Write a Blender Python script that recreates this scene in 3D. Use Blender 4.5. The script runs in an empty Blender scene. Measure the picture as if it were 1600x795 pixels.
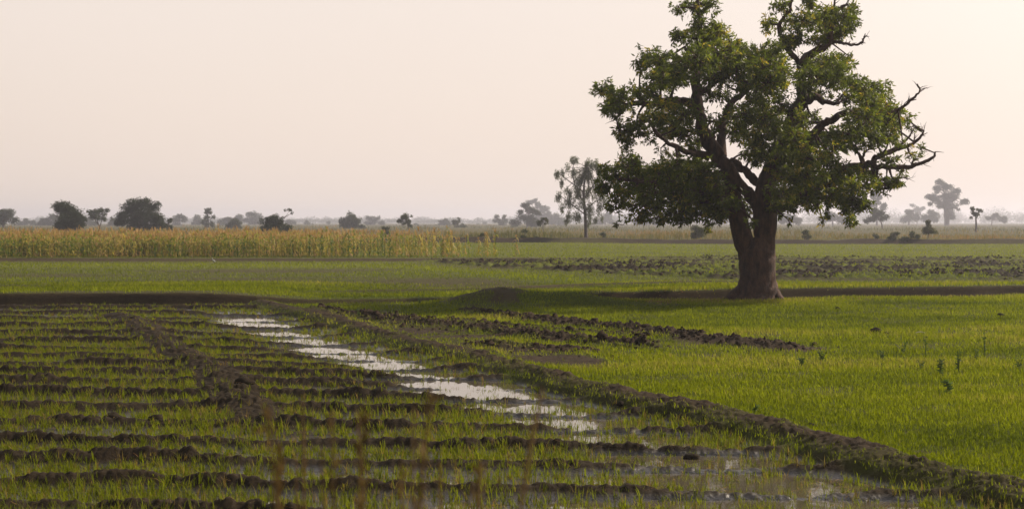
import bpy, math, random
import numpy as np
from mathutils import Vector

R = math.radians
rng = np.random.default_rng(11)
random.seed(5)
scene = bpy.context.scene
COL = scene.collection
CAMH, F, HY, CX = 2.5, 2222.0, 347.0, 800.0      # camera height (m), focal length, horizon row, centre column of the 1600 px photo
SUN_AZ, SUN_EL = R(62), R(36)

# ------------------------------------------------------------------ helpers
def P(x, y, d):
    """point seen at photo pixel (x, y) at distance d"""
    return np.array([(x - CX) * d / F, d, CAMH + (HY - y) * d / F])

def put(o, name=None, label=None, cat=None, group=None, kind=None, parent=None):
    if o.name not in COL.objects:
        COL.objects.link(o)
    if label: o['label'] = label
    if cat: o['category'] = cat
    if group: o['group'] = group
    if kind: o['kind'] = kind
    if parent: o.parent = parent
    return o

def mesh(name, verts, faces, mats, tint=None, smooth=False, mat_idx=None, colors=None, extra=None):
    """verts (N,3); faces: array (M,k) or list of such arrays"""
    me = bpy.data.meshes.new(name)
    verts = np.asarray(verts, dtype=np.float32)
    if not isinstance(faces, list): faces = [faces]
    faces = [np.asarray(f, dtype=np.int32) for f in faces if len(f)]
    me.vertices.add(len(verts)); me.vertices.foreach_set('co', verts.ravel())
    loops = np.concatenate([f.ravel() for f in faces])
    tot = np.concatenate([np.full(len(f), f.shape[1], np.int32) for f in faces])
    st = np.concatenate([[0], np.cumsum(tot)[:-1]]).astype(np.int32)
    me.loops.add(len(loops)); me.loops.foreach_set('vertex_index', loops)
    me.polygons.add(len(tot)); me.polygons.foreach_set('loop_start', st)
    try: me.polygons.foreach_set('loop_total', tot)
    except Exception: pass
    if smooth: me.polygons.foreach_set('use_smooth', np.ones(len(tot), dtype=bool))
    if mat_idx is not None: me.polygons.foreach_set('material_index', np.asarray(mat_idx, np.int32))
    if tint is not None:
        a = me.attributes.new('tint', 'FLOAT', 'POINT'); a.data.foreach_set('value', np.asarray(tint, np.float32))
    if colors is not None:
        a = me.attributes.new('soil', 'FLOAT_COLOR', 'POINT')
        c = np.ones((len(verts), 4), np.float32); c[:, :3] = colors
        a.data.foreach_set('color', c.ravel())
    for k, v in (extra or {}).items():
        a = me.attributes.new(k, 'FLOAT', 'POINT'); a.data.foreach_set('value', np.asarray(v, np.float32))
    for m in (mats if isinstance(mats, list) else [mats]): me.materials.append(m)
    me.update(calc_edges=True)
    return bpy.data.objects.new(name, me)

def hsh(ix, iy, s):
    h = (ix.astype(np.int64) * 374761393 + iy.astype(np.int64) * 668265263 + s * 974634777) & 0xffffffff
    h = ((h ^ (h >> 13)) * 1274126177) & 0xffffffff
    h = (h ^ (h >> 16)) & 0xffffffff
    return h.astype(np.float64) / 4294967296.0

def vn(x, y, s=0):
    xi, yi = np.floor(x), np.floor(y); fx, fy = x - xi, y - yi
    fx = fx*fx*fx*(fx*(fx*6-15)+10); fy = fy*fy*fy*(fy*(fy*6-15)+10)
    a, b = hsh(xi, yi, s), hsh(xi+1, yi, s); c, d = hsh(xi, yi+1, s), hsh(xi+1, yi+1, s)
    return (a + (b-a)*fx) * (1-fy) + (c + (d-c)*fx) * fy

def fbm(x, y, o=4, s=0, g=.5):
    v = 0; amp = 1; t = 0
    for i in range(o):
        v = v + amp * vn(x * 2**i + 17.3*i, y * 2**i - 9.1*i, s+i); t += amp; amp *= g
    return v / t

def worley(x, y, s=0):
    xi, yi = np.floor(x), np.floor(y); best = np.full(np.shape(x), 9.0)
    for dx in (-1, 0, 1):
        for dy in (-1, 0, 1):
            cx, cy = xi+dx, yi+dy
            px = cx + .15 + .7*hsh(cx, cy, s); py = cy + .15 + .7*hsh(cx, cy, s+7)
            best = np.minimum(best, (px-x)**2 + (py-y)**2)
    return np.sqrt(best)

def ss(a, b, x):
    t = np.clip((x-a)/(b-a), 0, 1); return t*t*(3-2*t)

# ------------------------------------------------------------------ materials
def newmat(name):
    m = bpy.data.materials.new(name); m.use_nodes = True
    n = m.node_tree.nodes; n.clear()
    return m, n, m.node_tree.links

def leaf_mat(name, stops, trans=.4, rough=.5, boost=1.6, spec=.3):
    """leaf colours along the per-leaf 'tint' value, with light coming through the blade"""
    m, n, l = newmat(name)
    out = n.new('ShaderNodeOutputMaterial'); at = n.new('ShaderNodeAttribute'); at.attribute_name = 'tint'
    rp = n.new('ShaderNodeValToRGB')
    e = rp.color_ramp.elements
    while len(e) < len(stops): e.new(.5)
    for i, (p, c) in enumerate(stops): e[i].position = p; e[i].color = (*c, 1)
    l.new(at.outputs['Fac'], rp.inputs[0])
    p = n.new('ShaderNodeBsdfPrincipled'); p.inputs['Roughness'].default_value = rough
    p.inputs['Specular IOR Level'].default_value = spec
    l.new(rp.outputs[0], p.inputs['Base Color'])
    tr = n.new('ShaderNodeBsdfTranslucent')
    mu = n.new('ShaderNodeMix'); mu.data_type = 'RGBA'; mu.blend_type = 'MULTIPLY'; mu.inputs[0].default_value = 1
    mu.inputs[7].default_value = (boost, boost*1.05, boost*.7, 1)
    l.new(rp.outputs[0], mu.inputs[6]); l.new(mu.outputs[2], tr.inputs[0])
    mx = n.new('ShaderNodeMixShader'); mx.inputs[0].default_value = trans
    l.new(p.outputs[0], mx.inputs[1]); l.new(tr.outputs[0], mx.inputs[2]); l.new(mx.outputs[0], out.inputs[0])
    return m

def bark_mat(name, c1, c2, scale=6):
    m, n, l = newmat(name)
    out = n.new('ShaderNodeOutputMaterial'); p = n.new('ShaderNodeBsdfPrincipled')
    tc = n.new('ShaderNodeTexCoord'); mp = n.new('ShaderNodeMapping'); mp.inputs['Scale'].default_value = (1, 1, .3)
    no = n.new('ShaderNodeTexNoise'); no.inputs['Scale'].default_value = scale; no.inputs['Detail'].default_value = 9; no.inputs['Roughness'].default_value = .7
    rp = n.new('ShaderNodeValToRGB'); rp.color_ramp.elements[0].position = .35; rp.color_ramp.elements[1].position = .68
    rp.color_ramp.elements[0].color = (*c1, 1); rp.color_ramp.elements[1].color = (*c2, 1)
    l.new(tc.outputs['Object'], mp.inputs[0]); l.new(mp.outputs[0], no.inputs[0]); l.new(no.outputs[0], rp.inputs[0])
    l.new(rp.outputs[0], p.inputs['Base Color']); p.inputs['Roughness'].default_value = .92
    b = n.new('ShaderNodeBump'); b.inputs['Strength'].default_value = 1; b.inputs['Distance'].default_value = .10
    l.new(no.outputs[0], b.inputs['Height']); l.new(b.outputs[0], p.inputs['Normal']); l.new(p.outputs[0], out.inputs[0])
    return m

def ground_mat():
    m, n, l = newmat('soil')
    out = n.new('ShaderNodeOutputMaterial'); p = n.new('ShaderNodeBsdfPrincipled')
    at = n.new('ShaderNodeAttribute'); at.attribute_name = 'soil'
    wt = n.new('ShaderNodeAttribute'); wt.attribute_name = 'wet'
    tc = n.new('ShaderNodeTexCoord')
    no = n.new('ShaderNodeTexNoise'); no.inputs['Scale'].default_value = 9; no.inputs['Detail'].default_value = 8; no.inputs['Roughness'].default_value = .72
    l.new(tc.outputs['Object'], no.inputs[0])
    rp = n.new('ShaderNodeMapRange'); rp.inputs[1].default_value = .25; rp.inputs[2].default_value = .75; rp.inputs[3].default_value = .55; rp.inputs[4].default_value = 1.4
    l.new(no.outputs[0], rp.inputs[0])
    mu = n.new('ShaderNodeMix'); mu.data_type = 'RGBA'; mu.blend_type = 'MULTIPLY'; mu.inputs[0].default_value = 1
    l.new(at.outputs['Color'], mu.inputs[6]); l.new(rp.outputs[0], mu.inputs[7]); l.new(mu.outputs[2], p.inputs['Base Color'])
    ro = n.new('ShaderNodeMapRange'); ro.inputs[3].default_value = .95; ro.inputs[4].default_value = .22
    l.new(wt.outputs['Fac'], ro.inputs[0]); l.new(ro.outputs[0], p.inputs['Roughness'])
    sp = n.new('ShaderNodeMapRange'); sp.inputs[3].default_value = .08; sp.inputs[4].default_value = .45
    l.new(wt.outputs['Fac'], sp.inputs[0]); l.new(sp.outputs[0], p.inputs['Specular IOR Level'])
    n2 = n.new('ShaderNodeTexNoise'); n2.inputs['Scale'].default_value = 30; n2.inputs['Detail'].default_value = 5
    l.new(tc.outputs['Object'], n2.inputs[0])
    b = n.new('ShaderNodeBump'); b.inputs['Strength'].default_value = .5; b.inputs['Distance'].default_value = .02
    l.new(n2.outputs[0], b.inputs['Height']); l.new(b.outputs[0], p.inputs['Normal'])
    l.new(p.outputs[0], out.inputs[0])
    return m

def water_mat():
    m, n, l = newmat('muddy_water')
    out = n.new('ShaderNodeOutputMaterial'); p = n.new('ShaderNodeBsdfPrincipled')
    p.inputs['Base Color'].default_value = (.07, .055, .035, 1); p.inputs['Roughness'].default_value = .05; p.inputs['IOR'].default_value = 1.6
    tc = n.new('ShaderNodeTexCoord'); no = n.new('ShaderNodeTexNoise'); no.inputs['Scale'].default_value = 7; no.inputs['Detail'].default_value = 3
    l.new(tc.outputs['Object'], no.inputs[0])
    b = n.new('ShaderNodeBump'); b.inputs['Strength'].default_value = .12; b.inputs['Distance'].default_value = .006
    l.new(no.outputs[0], b.inputs['Height']); l.new(b.outputs[0], p.inputs['Normal']); l.new(p.outputs[0], out.inputs[0])
    return m

def plain(name, c, rough=.8):
    m, n, l = newmat(name)
    out = n.new('ShaderNodeOutputMaterial'); p = n.new('ShaderNodeBsdfPrincipled')
    tc = n.new('ShaderNodeTexCoord'); no = n.new('ShaderNodeTexNoise'); no.inputs['Scale'].default_value = 14; no.inputs['Detail'].default_value = 6
    rp = n.new('ShaderNodeValToRGB'); rp.color_ramp.elements[0].color = (*[v*.6 for v in c], 1); rp.color_ramp.elements[1].color = (*[min(1, v*1.3) for v in c], 1)
    l.new(tc.outputs['Object'], no.inputs[0]); l.new(no.outputs[0], rp.inputs[0]); l.new(rp.outputs[0], p.inputs['Base Color'])
    p.inputs['Roughness'].default_value = rough; p.inputs['Specular IOR Level'].default_value = .08; l.new(p.outputs[0], out.inputs[0])
    return m

M_soil = ground_mat(); M_water = water_mat()
M_mango = leaf_mat('mango_leaf', [(0, (.027, .034, .004)), (.5, (.056, .070, .006)), (.85, (.105, .115, .009)), (1, (.20, .15, .02))], .48, .45, 2.5, .22)
M_bark = bark_mat('mango_bark', (.013, .0055, .003), (.105, .050, .029))
M_grass = leaf_mat('field_grass', [(0, (.042, .055, .003)), (.35, (.097, .112, .003)), (.8, (.152, .166, .004)), (1, (.20, .17, .04))], .5, .7, 1.75, .03)
M_rice = leaf_mat('rice_seedling', [(0, (.045, .055, .005)), (.45, (.098, .112, .005)), (.8, (.140, .155, .007)), (1, (.15, .10, .035))], .5, .6, 1.6, .06)
M_far = leaf_mat('far_leaf', [(0, (.022, .030, .012)), (.5, (.038, .050, .018)), (.8, (.055, .065, .022)), (1, (.075, .060, .032))], .3, .6, 1.4, .1)
M_euc = leaf_mat('eucalyptus_leaf', [(0, (.06, .075, .045)), (.6, (.11, .12, .075)), (1, (.15, .15, .09))], .4, .5, 1.5, .2)
M_fbark = bark_mat('far_bark', (.05, .04, .035), (.12, .095, .08), 2)
M_dry = leaf_mat('dry_scrub', [(0, (.05, .05, .018)), (.3, (.09, .095, .025)), (.6, (.19, .14, .045)), (.85, (.28, .15, .055)), (1, (.17, .07, .03))], .35, .7, 1.3, .1)
M_corn = leaf_mat('maize_leaf', [(0, (.05, .085, .010)), (.3, (.15, .165, .014)), (.6, (.33, .26, .032)), (.85, (.38, .27, .09)), (1, (.30, .17, .075))], .4, .55, 1.4, .2)
M_stalk = leaf_mat('dry_stalk', [(0, (.06, .035, .012)), (.5, (.11, .065, .022)), (1, (.17, .11, .04))], .35, .7, 1.1, .1)
M_weed = leaf_mat('weed_leaf', [(0, (.03, .05, .012)), (.6, (.05, .08, .018)), (1, (.09, .11, .03))], .4, .5, 1.5, .2)

# ------------------------------------------------------------------ terrain
ROWS = np.array([9.6, 10.9, 12.1, 13.25, 14.55, 15.7, 17.1, 18.5, 19.9, 21.4, 22.7, 24.0, 25.5, 26.9, 28.6, 30.7, 33, 35.3, 37.5, 39.8, 43, 46])
def bund_x(Y): return -7.5 + 12*(41.8 - Y)/29.4 + .22*(vn(Y*.35, Y*0, 3)-.5)*2 + .1*(vn(Y*1.3, Y*0, 4)-.5)*2
def inner_x(Y): return -9.8 + 6.77*(36.3 - Y)/18.6 + .5*(vn(Y*.3, Y*0, 5)-.5)
def bank_y(X): return np.interp(X, [-60, -15, -7.5, 3.5, 8, 17, 40, 80], [40.2, 41.5, 42.0, 45.2, 46.3, 48.3, 52, 58]) + .3*(vn(X*.4, X*0, 6)-.5)
def plough_y(X): return np.interp(X, [-40, -5.8, 1, 8.5, 18.9, 60], [81, 80, 64.5, 53.7, 52.8, 55])
def seg_dist(X, Y, pts):
    best = np.full(np.shape(X), 1e9)
    for (x0, y0), (x1, y1) in zip(pts[:-1], pts[1:]):
        dx, dy = x1-x0, y1-y0; t = np.clip(((X-x0)*dx + (Y-y0)*dy)/(dx*dx+dy*dy), 0, 1)
        best = np.minimum(best, np.hypot(X-x0-t*dx, Y-y0-t*dy))
    return best
def pix(*p): return [((x-CX)*(5555/(y-HY))/F, 5555/(y-HY)) for x, y in p]
CLODROWS = [pix((735, 492), (900, 513), (1080, 534), (1225, 550)),
            pix((500, 494), (650, 512), (780, 527), (900, 541), (1010, 549)),
            pix((700, 506), (860, 522), (1000, 532)), pix((750, 546), (905, 556)), pix((610, 500), (760, 516), (830, 523))]

def terrain(X, Y):
    """height, grass cover, soil colour, wetness and zone of the ground at (X, Y)"""
    wx = X + .25*(fbm(X*1.1, Y*1.1, 2, 21)-.5); wy = Y + .25*(fbm(X*1.1, Y*1.1, 2, 31)-.5)
    bx = bund_x(Y); u = (X-bx)*.926
    by = bank_y(X)
    near = 1 - ss(-.15, .15, Y-by)                       # 1 on the low land before the bank
    pad = (1-ss(-.5, -.28, u)) * near                    # the flooded paddy, left of the bund
    big = fbm(X*.35, Y*.35, 3, 41); med = fbm(X*2.2, Y*2.2, 4, 51); fine = fbm(X*9, Y*9, 3, 61)
    clod = np.clip(1 - worley(X*5.2, Y*5.2, 71)*1.7, 0, 1)**.6
    clod2 = np.clip(1 - worley(X*11+3, Y*11, 72)*1.6, 0, 1)**.6
    lump = clod*(.1+.9*vn(X*1.9, Y*1.9, 73))*.42 + clod2*.26 + .95*(fbm(X*6, Y*6, 5, 76, .68)-.27)
    # paddy ridges
    yw = wy + .055*(X+4) + .35*(fbm(X*.22, Y*.12, 2, 81)-.5)
    ri = np.interp(yw, ROWS, np.arange(len(ROWS))); fr = ri - np.round(ri)
    sp = np.interp(yw, (ROWS[1:]+ROWS[:-1])/2, np.diff(ROWS))
    dr = fr*sp
    ridge = np.exp(-(dr/(.135+.05*(vn(X*1.3, Y*1.3, 46)-.5)))**2)
    gate = .72 + .45*ss(.34, .62, fbm(X*.55+np.round(ri)*13.7, np.round(ri)*7.1, 3, 91))
    hr = ridge*gate*(.070 + .095*lump) + ridge*.03*(med-.5)
    ui = np.abs(X-inner_x(Y))*.93
    im = np.exp(-(ui/.42)**2) * ss(15.5, 18.5, Y) * (1-ss(36, 39, Y))
    hi = im*(.075 + .12*lump)
    chan = np.exp(-(np.abs(u+1.6+.5*(vn(Y*.4, Y*0, 95)-.5))/(.80+.35*(vn(Y*.7, Y*0, 96))))**3) * (.42*ss(11.0, 12.4, Y)+.58*ss(15, 17.5, Y)) * (.84+.3*ss(.3, .6, fbm(Y*.55, Y*0+3, 2, 97))) * (1-ss(36.5, 40, Y))
    front = 1-ss(13.8, 17.0, Y)
    hr = hr*(1-.20*chan)
    floor = .044 + .045*(big-.5) + .05*(fbm(X*1.4, Y*1.4, 3, 99)-.5) - .100*chan - .014*front*ss(-7, -2, X) - .022*front + .014*(fine-.5) + .05*(1-ss(11.5, 12.5, Y+.12*(X+8)))*(X < -3.2)
    hp = floor + np.maximum(hr, hi) + .25*np.minimum(hr, hi)
    # bund
    bw = np.exp(-(np.abs(u)/(.37+.2*(vn(X*.9, Y*.9, 48)-.5)))**2.4) * near
    hb = bw*(.12 + .095*lump + .08*(fbm(X*1.6, Y*1.6, 3, 47)-.5))
    # dry field right of the bund
    hd = .06 + .05*(big-.5) + .02*(med-.5)
    cr = np.zeros_like(X)
    for k, pts in enumerate(CLODROWS):
        dd = seg_dist(wx, wy, pts); cr = np.maximum(cr, np.exp(-(dd/(.40 if k < 2 else .30))**2)*(1 if k < 2 else .6)*(.8+.35*vn(X*1.1, Y*1.1, 77+k)))
    wedge = ss(23.2, 25.5, Y+.33*X)*(1-ss(38, 40.5, Y))*(1-ss(1.6, 2.8, u - .0*(Y)))*near
    wedge = np.maximum(wedge, .8*np.exp(-(seg_dist(X, Y, CLODROWS[1])/.9)**2)) * (u > .2)
    cr *= (u > .1)*near
    hd = hd + cr*(.04+.20*lump) + .07*wedge*lump*.8
    z = pad*hp + (1-pad)*(hd*near) + hb*(1-.3*pad)
    # mound
    mk = (np.exp(-(((X+.3)/1.15)**2 + ((Y-41.9)/.95)**2))*.42 + np.exp(-(((X-1.7)/1.6)**2 + ((Y-42.2)/.8)**2))*.30 + np.exp(-(((X+1.5)/.8)**2+((Y-41.9)/.7)**2))*.13)
    z = z + mk*(1+.35*(med-.5)) + .03*lump*ss(.1, .3, mk)
    # terraces
    hbk = np.interp(X, [-60, -9, -6, -2, 3, 7, 17, 60], [.40, .39, .17, .13, .23, .29, .31, .34])
    st = ss(0, .30, Y-by)
    terr = hbk + (.3-hbk)*ss(2, 12, Y-by)
    lip = np.exp(-((Y-by-.9)/.6)**2)*.05
    plz = ss(0, 1.2, Y-plough_y(X))*(1-ss(79, 81, Y+ .15*X*(X > 8)))*ss(-8, -3, X)
    bandR = np.exp(-((Y-83-.0*X)/3.2)**2)*ss(4, 14, X)
    stripe = ss(.35, .6, fbm(X*.05, Y*.55, 3, 111))
    plo = np.maximum(plz*(.45+.55*stripe), bandR)
    zt = terr + lip + .03*(big-.5) + .03*(med-.5)*1.0 + plo*(.03+.24*np.clip(1-worley(X*2.1, Y*2.1, 75)*1.6, 0, 1))
    ln = np.exp(-((Y-80.4-.4*(vn(X*.2, X*0, 7)-.5))/.6)**2)*(1-ss(2, 20, X))
    zt = zt + .15*ss(-.2, .15, Y-80.5-.4*(vn(X*.2, X*0, 7)-.5))*(1-ss(2, 20, X)) + .05*np.exp(-((Y-97)/.7)**2)
    ln2 = np.exp(-((Y-by-4.5-1.2*np.sin(X*.11))/.33)**2)*ss(-9, -4, X)*(1-ss(6, 12, X))
    zt = zt + .12*ln2
    z = z - .10*np.exp(-((Y-by+.45)/.4)**2)*ss(0, 5, X)
    z = z*(1-st) + zt*st
    b2 = ss(0, .7, Y-143-1.2*(vn(X*.15, X*0, 8)-.5)*2)
    z = z + b2*(.45+.18*(fbm(X*.4, Y*.1, 3, 9)-.5)*2*(1-ss(147, 152, Y)))
    # ---- cover: 1 = closed grass
    patch = fbm(X*.18, Y*.30, 4, 121); pf = fbm(X*.9, Y*1.5, 3, 123)
    g_dry = np.clip(1.15 - 1.0*np.maximum(cr*1.25, wedge*.80) - .45*ss(.60, .78, patch) - .6*ss(.53, .70, pf), 0, 1)
    g_dry *= 1 - .75*np.exp(-(((X-7.5)/3.2)**2 + ((Y-45.0)/.8)**2))     # worn ground under the tree
    g_dry *= 1 - .6*np.exp(-((Y-31.3-.12*(X-8))/.7)**2)*ss(4.5, 7, X)*ss(.4, .6, fbm(X*.7, Y*.7, 2, 44))
    g_bund = .22*ss(.5, .7, pf) + .7*ss(0.1, .45, u+.35*(fbm(X*1.7, Y*1.7, 2, 49)-.5))
    g_m = np.clip(np.where(X > .4+.8*(pf-.5), .9, .12+.4*ss(.5, .62, pf)) + ss(.2, .08, mk)*.5, 0, 1)*ss(0.02, .1, mk)
    far = ss(.3, .62, fbm(X*.10, Y*.22, 4, 131))
    g_t = np.clip(.38+.62*far, 0, 1)
    brt = np.exp(-((Y-(plough_y(X)-8))/7)**2)
    g_t = np.maximum(g_t*(1-.25*(Y > 48)), brt)
    g_t = np.where((Y > 82), np.maximum(g_t, .85), g_t)
    ptuft = 1.0*ss(.46, .58, fbm(X*.35, Y*1.1, 3, 133))
    g_t = (g_t*(1-plo)+ptuft*plo) * (1-.9*ln) * (1-.7*ln2)
    soil_d, soil_w = np.array([.046, .031, .019]), np.array([.024, .017, .010])
    g_near = (1-pad)*((1-bw)*g_dry + bw*np.clip(g_bund, 0, 1)) + pad*0
    g_near = g_near*(1-ss(.03, .12, mk)) + g_m*ss(.03, .12, mk)
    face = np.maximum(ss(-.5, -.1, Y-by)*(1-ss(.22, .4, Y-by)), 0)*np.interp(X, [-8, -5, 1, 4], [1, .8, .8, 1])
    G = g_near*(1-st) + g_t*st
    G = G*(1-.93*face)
    G = np.where(Y > 141.5, .5*(1-np.exp(-((Y-144)/1.8)**2)), G)
    farbank = np.exp(-((Y-143.6)/1.6)**2)
    G = np.where(Y < 11.6, np.maximum(G, .7), G)
    wet = pad*(1-ss(.012, .075, z)) 
    gs = np.stack([.050+0*X, .062+0*X, .004+0*X], -1)
    midc = np.stack([.085+0*X, .092+0*X, .018+0*X], -1); gs = gs + (midc-gs)*ss(48, 80, Y)[..., None]
    farc = np.stack([.105+0*X, .105+0*X, .045+0*X], -1)
    gs = gs + (farc-gs)*ss(144, 200, Y)[..., None]
    base = soil_d + (soil_w-soil_d)*np.maximum(pad, .85*np.maximum(cr, .6*wedge))[..., None]
    base = base*(1-.35*farbank)[..., None]*(1-.68*plo*st)[..., None]*(.75+.5*med)[..., None]
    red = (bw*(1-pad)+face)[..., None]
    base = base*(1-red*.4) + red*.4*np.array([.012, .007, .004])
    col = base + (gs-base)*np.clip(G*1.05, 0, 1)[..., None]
    zone = np.zeros(X.shape, np.int8)
    zone[(pad > .5)] = 1
    zone[(bw > .3) & (near > .5)] = 2
    zone[(mk > .07)] = 3
    zone[(near > .5) & (zone == 0) & (Y > 11)] = 4
    zone[(face > .5)] = 5
    return z, G, col, wet, zone, pad, np.maximum(ridge*gate, 1.3*im), chan

ts = np.concatenate([[-4, -2.5, -1.6, -1.1, -.8, -.62], np.linspace(-.55, .55, 990), [.62, .8, 1.1, 1.6, 2.5, 4]])
ds = [0.4]
while ds[-1] < 10.6: ds.append(ds[-1]*1.06 + .02)
while ds[-1] < 49: ds.append(ds[-1]*1.0016)
while ds[-1] < 156: ds.append(ds[-1]*1.0036)
while ds[-1] < 4000: ds.append(ds[-1]*1.02)
ds = np.array(ds)
TT, DD = np.meshgrid(ts, ds)
GX, GY = TT*DD, DD
gz, gG, gcol, gwet, gzone, _, _, _ = terrain(GX, GY)
nr, nc = GX.shape
idx = np.arange(nr*nc).reshape(nr, nc)
quads = np.stack([idx[:-1, :-1], idx[:-1, 1:], idx[1:, 1:], idx[1:, :-1]], -1).reshape(-1, 4)
gv = np.stack([GX, GY, gz], -1).reshape(-1, 3); gc = gcol.reshape(-1, 3); gw = gwet.ravel(); gzn = gzone.ravel()
fz = gzn[quads[:, 0]]
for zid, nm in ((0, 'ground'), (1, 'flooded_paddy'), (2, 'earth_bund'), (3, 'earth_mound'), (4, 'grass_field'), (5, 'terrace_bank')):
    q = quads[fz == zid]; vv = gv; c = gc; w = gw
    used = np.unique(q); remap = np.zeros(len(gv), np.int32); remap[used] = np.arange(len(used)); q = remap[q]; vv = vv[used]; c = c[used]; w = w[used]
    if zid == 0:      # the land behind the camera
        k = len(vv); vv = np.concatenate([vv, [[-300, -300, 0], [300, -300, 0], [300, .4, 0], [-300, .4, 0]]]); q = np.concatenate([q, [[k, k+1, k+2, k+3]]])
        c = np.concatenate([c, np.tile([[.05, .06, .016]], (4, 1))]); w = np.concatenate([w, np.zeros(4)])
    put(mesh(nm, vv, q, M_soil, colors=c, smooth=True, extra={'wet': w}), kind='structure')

# standing water: one level sheet in the paddy
yy = np.linspace(10.6, 41, 120)
L = np.stack([-.62*yy-2, yy, 0*yy+.004], -1); Rr = np.stack([bund_x(yy)-.15, yy, 0*yy+.004], -1)
wv = np.concatenate([L, Rr]); i = np.arange(119)
put(mesh('water', wv, np.stack([i, i+120, i+121, i+1], -1), M_water), kind='structure')

# ------------------------------------------------------------------ blades
def blades(pos, h, w, az, lean, tint, bend=.55):
    """tapering grass blades, five vertices each"""
    n = len(pos); d = np.stack([np.cos(az), np.sin(az)], -1)
    s = np.stack([-d[:, 1], d[:, 0], 0*az], -1) * (w/2)[:, None]
    def at(t):
        o = np.zeros((n, 3)); o[:, :2] = d*(lean*h*t**1.7)[:, None]; o[:, 2] = h*t*(1-.28*lean*t)
        return pos+o
    m = at(bend)
    v = np.stack([pos-s, pos+s, m-s*.75, m+s*.75, at(1.0)], 1).reshape(-1, 3)
    b = (np.arange(n)*5)[:, None]
    f = np.concatenate([b+np.array([[0, 1, 3]]), b+np.array([[0, 3, 2]]), b+np.array([[2, 3, 4]])])
    return v, f, np.repeat(tint, 5)

def scatter(n, d0, d1, tmax=.47, expo=0.0):
    """random ground points, thinning with distance"""
    u = rng.random(n); d = d0*(d1/d0)**u
    return (rng.random(n)*2-1)*((tmax-.06)*d+1.8), d

def grass(name, n, d0, d1, hfun, keep, tintf, mat, wk=.006, lean=(.1, .8), label=None, cat='grass'):
    X, Y = scatter(n, d0, d1)
    z, G, _, _, zone, pad, rg, ch = terrain(X, Y)
    k = rng.random(n) < keep(X, Y, G, pad, rg, zone, z, ch)
    X, Y, z, G = X[k], Y[k], z[k], G[k]; m = len(X)
    h = hfun(X, Y, G)*rng.uniform(.6, 1.25, m)
    w = wk*(1+Y/26)*rng.uniform(.7, 1.3, m)
    v, f, t = blades(np.stack([X, Y, z-.01], -1), h, w, rng.random(m)*6.283, rng.uniform(*lean, m), tintf(X, Y, G, m))
    o = mesh(name, v, f, mat, tint=t)
    return put(o, label=label, cat=cat, kind='stuff')

tpatch = lambda X, Y: fbm(X*.25, Y*.45, 3, 201)
grass('field_grass', 760000, 11.2, 52,
      lambda X, Y, G: (.045+.05*tpatch(X, Y))*(.6+.4*G)*(1+Y/70),
      lambda X, Y, G, pad, rg, zone, z, ch: np.where(pad > .3, 0, G**1.3)*np.where(Y < 12, .6, 1),
      lambda X, Y, G, m: np.clip(-.12+1.25*tpatch(X, Y)+.35*(fbm(X*1.3, Y*2, 3, 207)-.5)+rng.normal(0, .16, m) + .3*(rng.random(m) < .04), 0, 1), M_grass,
      label='bright green young grass covering the field right of the bund')
grass('terrace_grass', 170000, 44, 150,
      lambda X, Y, G: .055+.06*G,
      lambda X, Y, G, pad, rg, zone, z, ch: G**1.5,
      lambda X, Y, G, m: np.clip(-.1+.95*G*(.45+.6*fbm(X*.1, Y*.25, 3, 203))+rng.normal(0, .14, m), 0, .95), M_grass, wk=.008,
      label='short green grass on the terraces beyond the dark bank')
# paddy seedlings: tufts of four to eight blades between the ridges
nt = 165000
X, Y = scatter(nt, 10.9, 42, .48)
z, G, _, _, zone, pad, rg, ch = terrain(X, Y)
dens = (.42+.5*ss(.38, .62, fbm(X*.45, Y*.6, 3, 301)))*(1-.62*(1-ss(13.5, 19, Y+.9*(fbm(X*.5, Y*.5, 2, 303)-.5)*4)))*(1-ss(.3, .75, rg))*(pad > .6)*(1-.5*ch*(.1+.9*ss(14.5, 17.5, Y)))
k = rng.random(nt) < dens*.9+.05*(pad > .6)
X, Y, z = X[k], Y[k], z[k]; nb = rng.integers(3, 8, len(X)); rep = np.repeat(np.arange(len(X)), nb); m = len(rep)
jit = rng.normal(0, .016, (m, 2)); th = rng.uniform(.05, .155, len(X))*(.75+.5*fbm(X*.6, Y*.6, 2, 305)); tt = np.clip(rng.normal(.58, .2, len(X))+.35*(rng.random(len(X)) < .18), 0, 1)
v, f, t = blades(np.stack([X[rep]+jit[:, 0], Y[rep]+jit[:, 1], z[rep]-.012], -1), th[rep]*rng.uniform(.6, 1.15, m), .0055*(1+Y[rep]/24)*rng.uniform(.7, 1.3, m), rng.random(m)*6.283, rng.uniform(.1, .75, m), np.clip(tt[rep]+rng.normal(0, .1, m), 0, 1))
put(mesh('rice_seedlings', v, f, M_rice, tint=t), label='green rice seedlings standing in tufts between muddy ridges', cat='seedlings', kind='stuff')
# rough grass on the verge at the lower left
n = 26000; X, Y = scatter(n, 9.5, 13.0, .5); z, *_ = terrain(X, Y)
k = (rng.random(n) < 1-ss(11.9, 12.7, Y+.10*(X+7)+.5*(fbm(X*1.3, Y, 2, 311)-.5))) & (X < -2.4)
k |= (rng.random(n) < .8*(1-ss(11.2, 11.9, Y)))
X, Y, z = X[k], Y[k], z[k]; m = len(X)
v, f, t = blades(np.stack([X, Y, z-.01], -1), rng.uniform(.08, .24, m), rng.uniform(.005, .010, m), rng.random(m)*6.283, rng.uniform(.2, .9, m), np.clip(rng.normal(.55, .25, m), 0, 1))
put(mesh('verge_grass', v, f, M_rice, tint=t), label='rough green and brown grass along the near verge', cat='grass', kind='stuff')
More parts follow.
